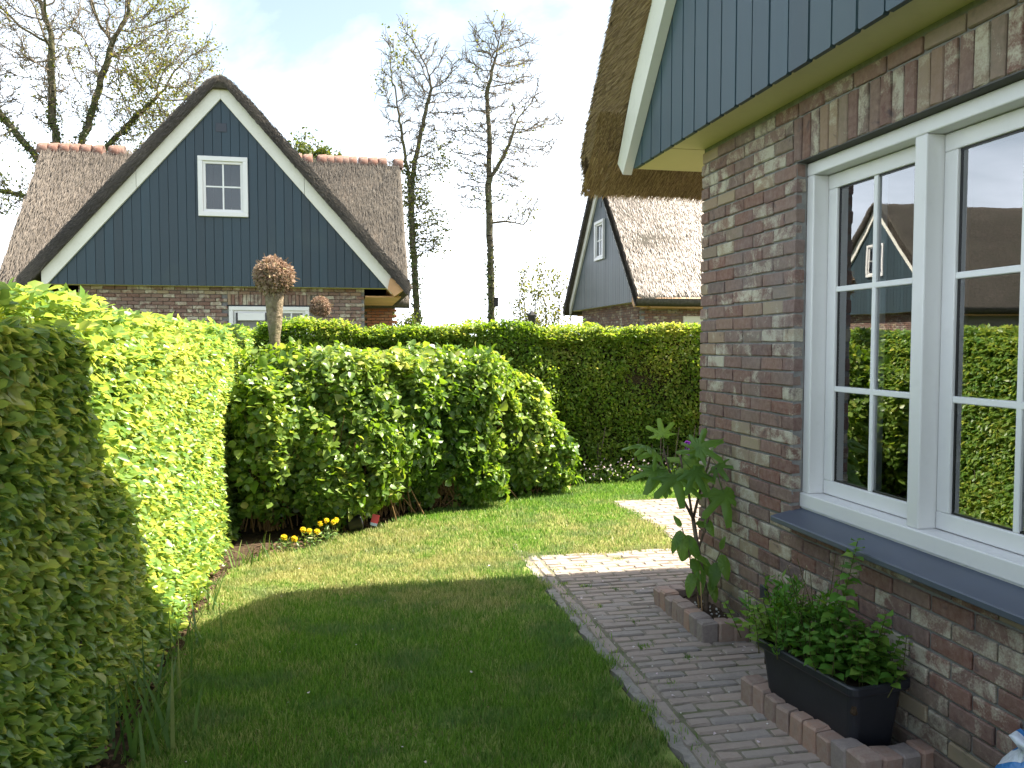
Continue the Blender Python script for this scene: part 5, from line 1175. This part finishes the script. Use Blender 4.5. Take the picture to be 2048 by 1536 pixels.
def ground_cover():
    n = 2600; x = rng.uniform(2.3, 5.2, n); y = 9.02 + np.abs(rng.normal(0, .12, n)); z = rng.uniform(-.02, .22, n) * rng.uniform(.3, 1, n)
    leaves('g', np.stack([x, y, z], 1), basis(rng.normal(size=(n, 3)) + [0, -.4, .8], rng.normal(size=(n, 3)) + [0, -.3, .3]), rng.uniform(.03, .06, n), rng.uniform(0, .8, n), M['hydr'], None, 'beech', stuff_name='ground_cover')
    n = 170; x = rng.uniform(2.6, 4.9, n); y = 8.96 + np.abs(rng.normal(0, .1, n)); z = rng.uniform(.06, .28, n)
    leaves('g', np.stack([x, y, z], 1), basis(rng.normal(size=(n, 3)) + [0, -.6, .6], rng.normal(size=(n, 3))), rng.uniform(.02, .035, n), rng.uniform(0, 1, n), M['pink'], None, 'wide', stuff_name='pale_blossoms')
    n = 700; y = rng.uniform(2.3, 6.6, n); x = -.99 + np.abs(rng.normal(0, .06, n)); z = np.abs(rng.normal(0, .04, n)) - .02
    leaves('g', np.stack([x, y, z], 1), basis(rng.normal(size=(n, 3)) + [.3, 0, 1], rng.normal(size=(n, 3)) * [1, 1, .3]), rng.uniform(.012, .03, n), rng.uniform(0, .8, n), M['litter'], None, 'beech', stuff_name='fallen_leaves')
    n = 900; t = rng.uniform(0, 1, n); k = np.interp(t, [0, .3, .6, 1], [0, 1, 2, 3]); xs = np.interp(t, [0, .15, .4, .7, 1], [-.7, -.3, .25, 1.0, 2.7]); ys = np.interp(t, [0, .15, .4, .7, 1], [6.55, 6.85, 7.5, 8.3, 9.1])
    leaves('g', np.stack([xs + rng.normal(0, .1, n), ys + np.abs(rng.normal(0, .15, n)), np.full(n, -.02)], 1), basis(rng.normal(size=(n, 3)) * .4 + [0, 0, 1], rng.normal(size=(n, 3)) * [1, 1, .2]), rng.uniform(.02, .05, n), rng.uniform(0, .7, n), M['litter'], None, 'beech', stuff_name='leaf_litter')
    n = 60; x = np.concatenate([rng.uniform(-.8, 1.2, 14), rng.uniform(1.4, 2.1, 46)]); y = rng.uniform(2.5, 6.0, n)
    leaves('g', np.stack([x, y, np.where(x < 1.25, .03, .004)], 1), basis(rng.normal(size=(n, 3)) * .3 + [0, 0, 1], rng.normal(size=(n, 3)) * [1, 1, .1]), rng.uniform(.008, .02, n), rng.uniform(.3, 1, n), M['pink'], None, 'wide', stuff_name='fallen_petals')
ground_cover()
# overturned pot with its plant label
po = empty('plant_pot', (.02, 7.10, 0), 'black plastic nursery pot lying on its side at the bed edge', 'pot', None, R(20)); q = MB().lathe([(.05, 0), (.068, .10), (.073, .10), (.073, .115), (.066, .115), (.062, .10), (.046, .008)], 20).build('pot', M['black'], po, True); q.location = (-.06, 0, .07); q.rotation_euler = (0, R(82), 0)
lb = empty('plant_label', (.175, 7.17, 0), 'red picture plant label stuck in the soil beside the black pot', 'label', None, R(-15)); q = MB().box(-.032, .032, -.0015, .0015, .065, .14).build('card', M['red'], lb); q.rotation_euler = (R(-15), R(12), 0); q2 = MB().box(-.030, .030, -.0035, -.0018, .04, .0645).build('strip', M['bluecard'], lb); q2.rotation_euler = (R(-15), R(12), 0)
MB().box(-.006, .006, .002, .004, -.03, .075).build('stake', M['black'], lb).rotation_euler = (R(-15), R(12), 0)
# plastic bag at the wall, bottom right
bgm = MB().lathe([(.09, 0), (.12, .03), (.13, .12), (.12, .2), (.135, .27), (.11, .33), (.07, .37), (.05, .40), (.075, .43), (.06, .44), (.02, .41)], 26)
rr_ = random.Random(3)
for v in bgm.bm.verts: v.co += Vector((rr_.gauss(0, .006), rr_.gauss(0, .006), rr_.gauss(0, .005)))
o = bgm.build('plastic_bag', M['bag'], None, True); o.location = (2.03, 2.03, 0); setp(o, 'crumpled blue and white plastic bag standing against the brick wall', 'bag')
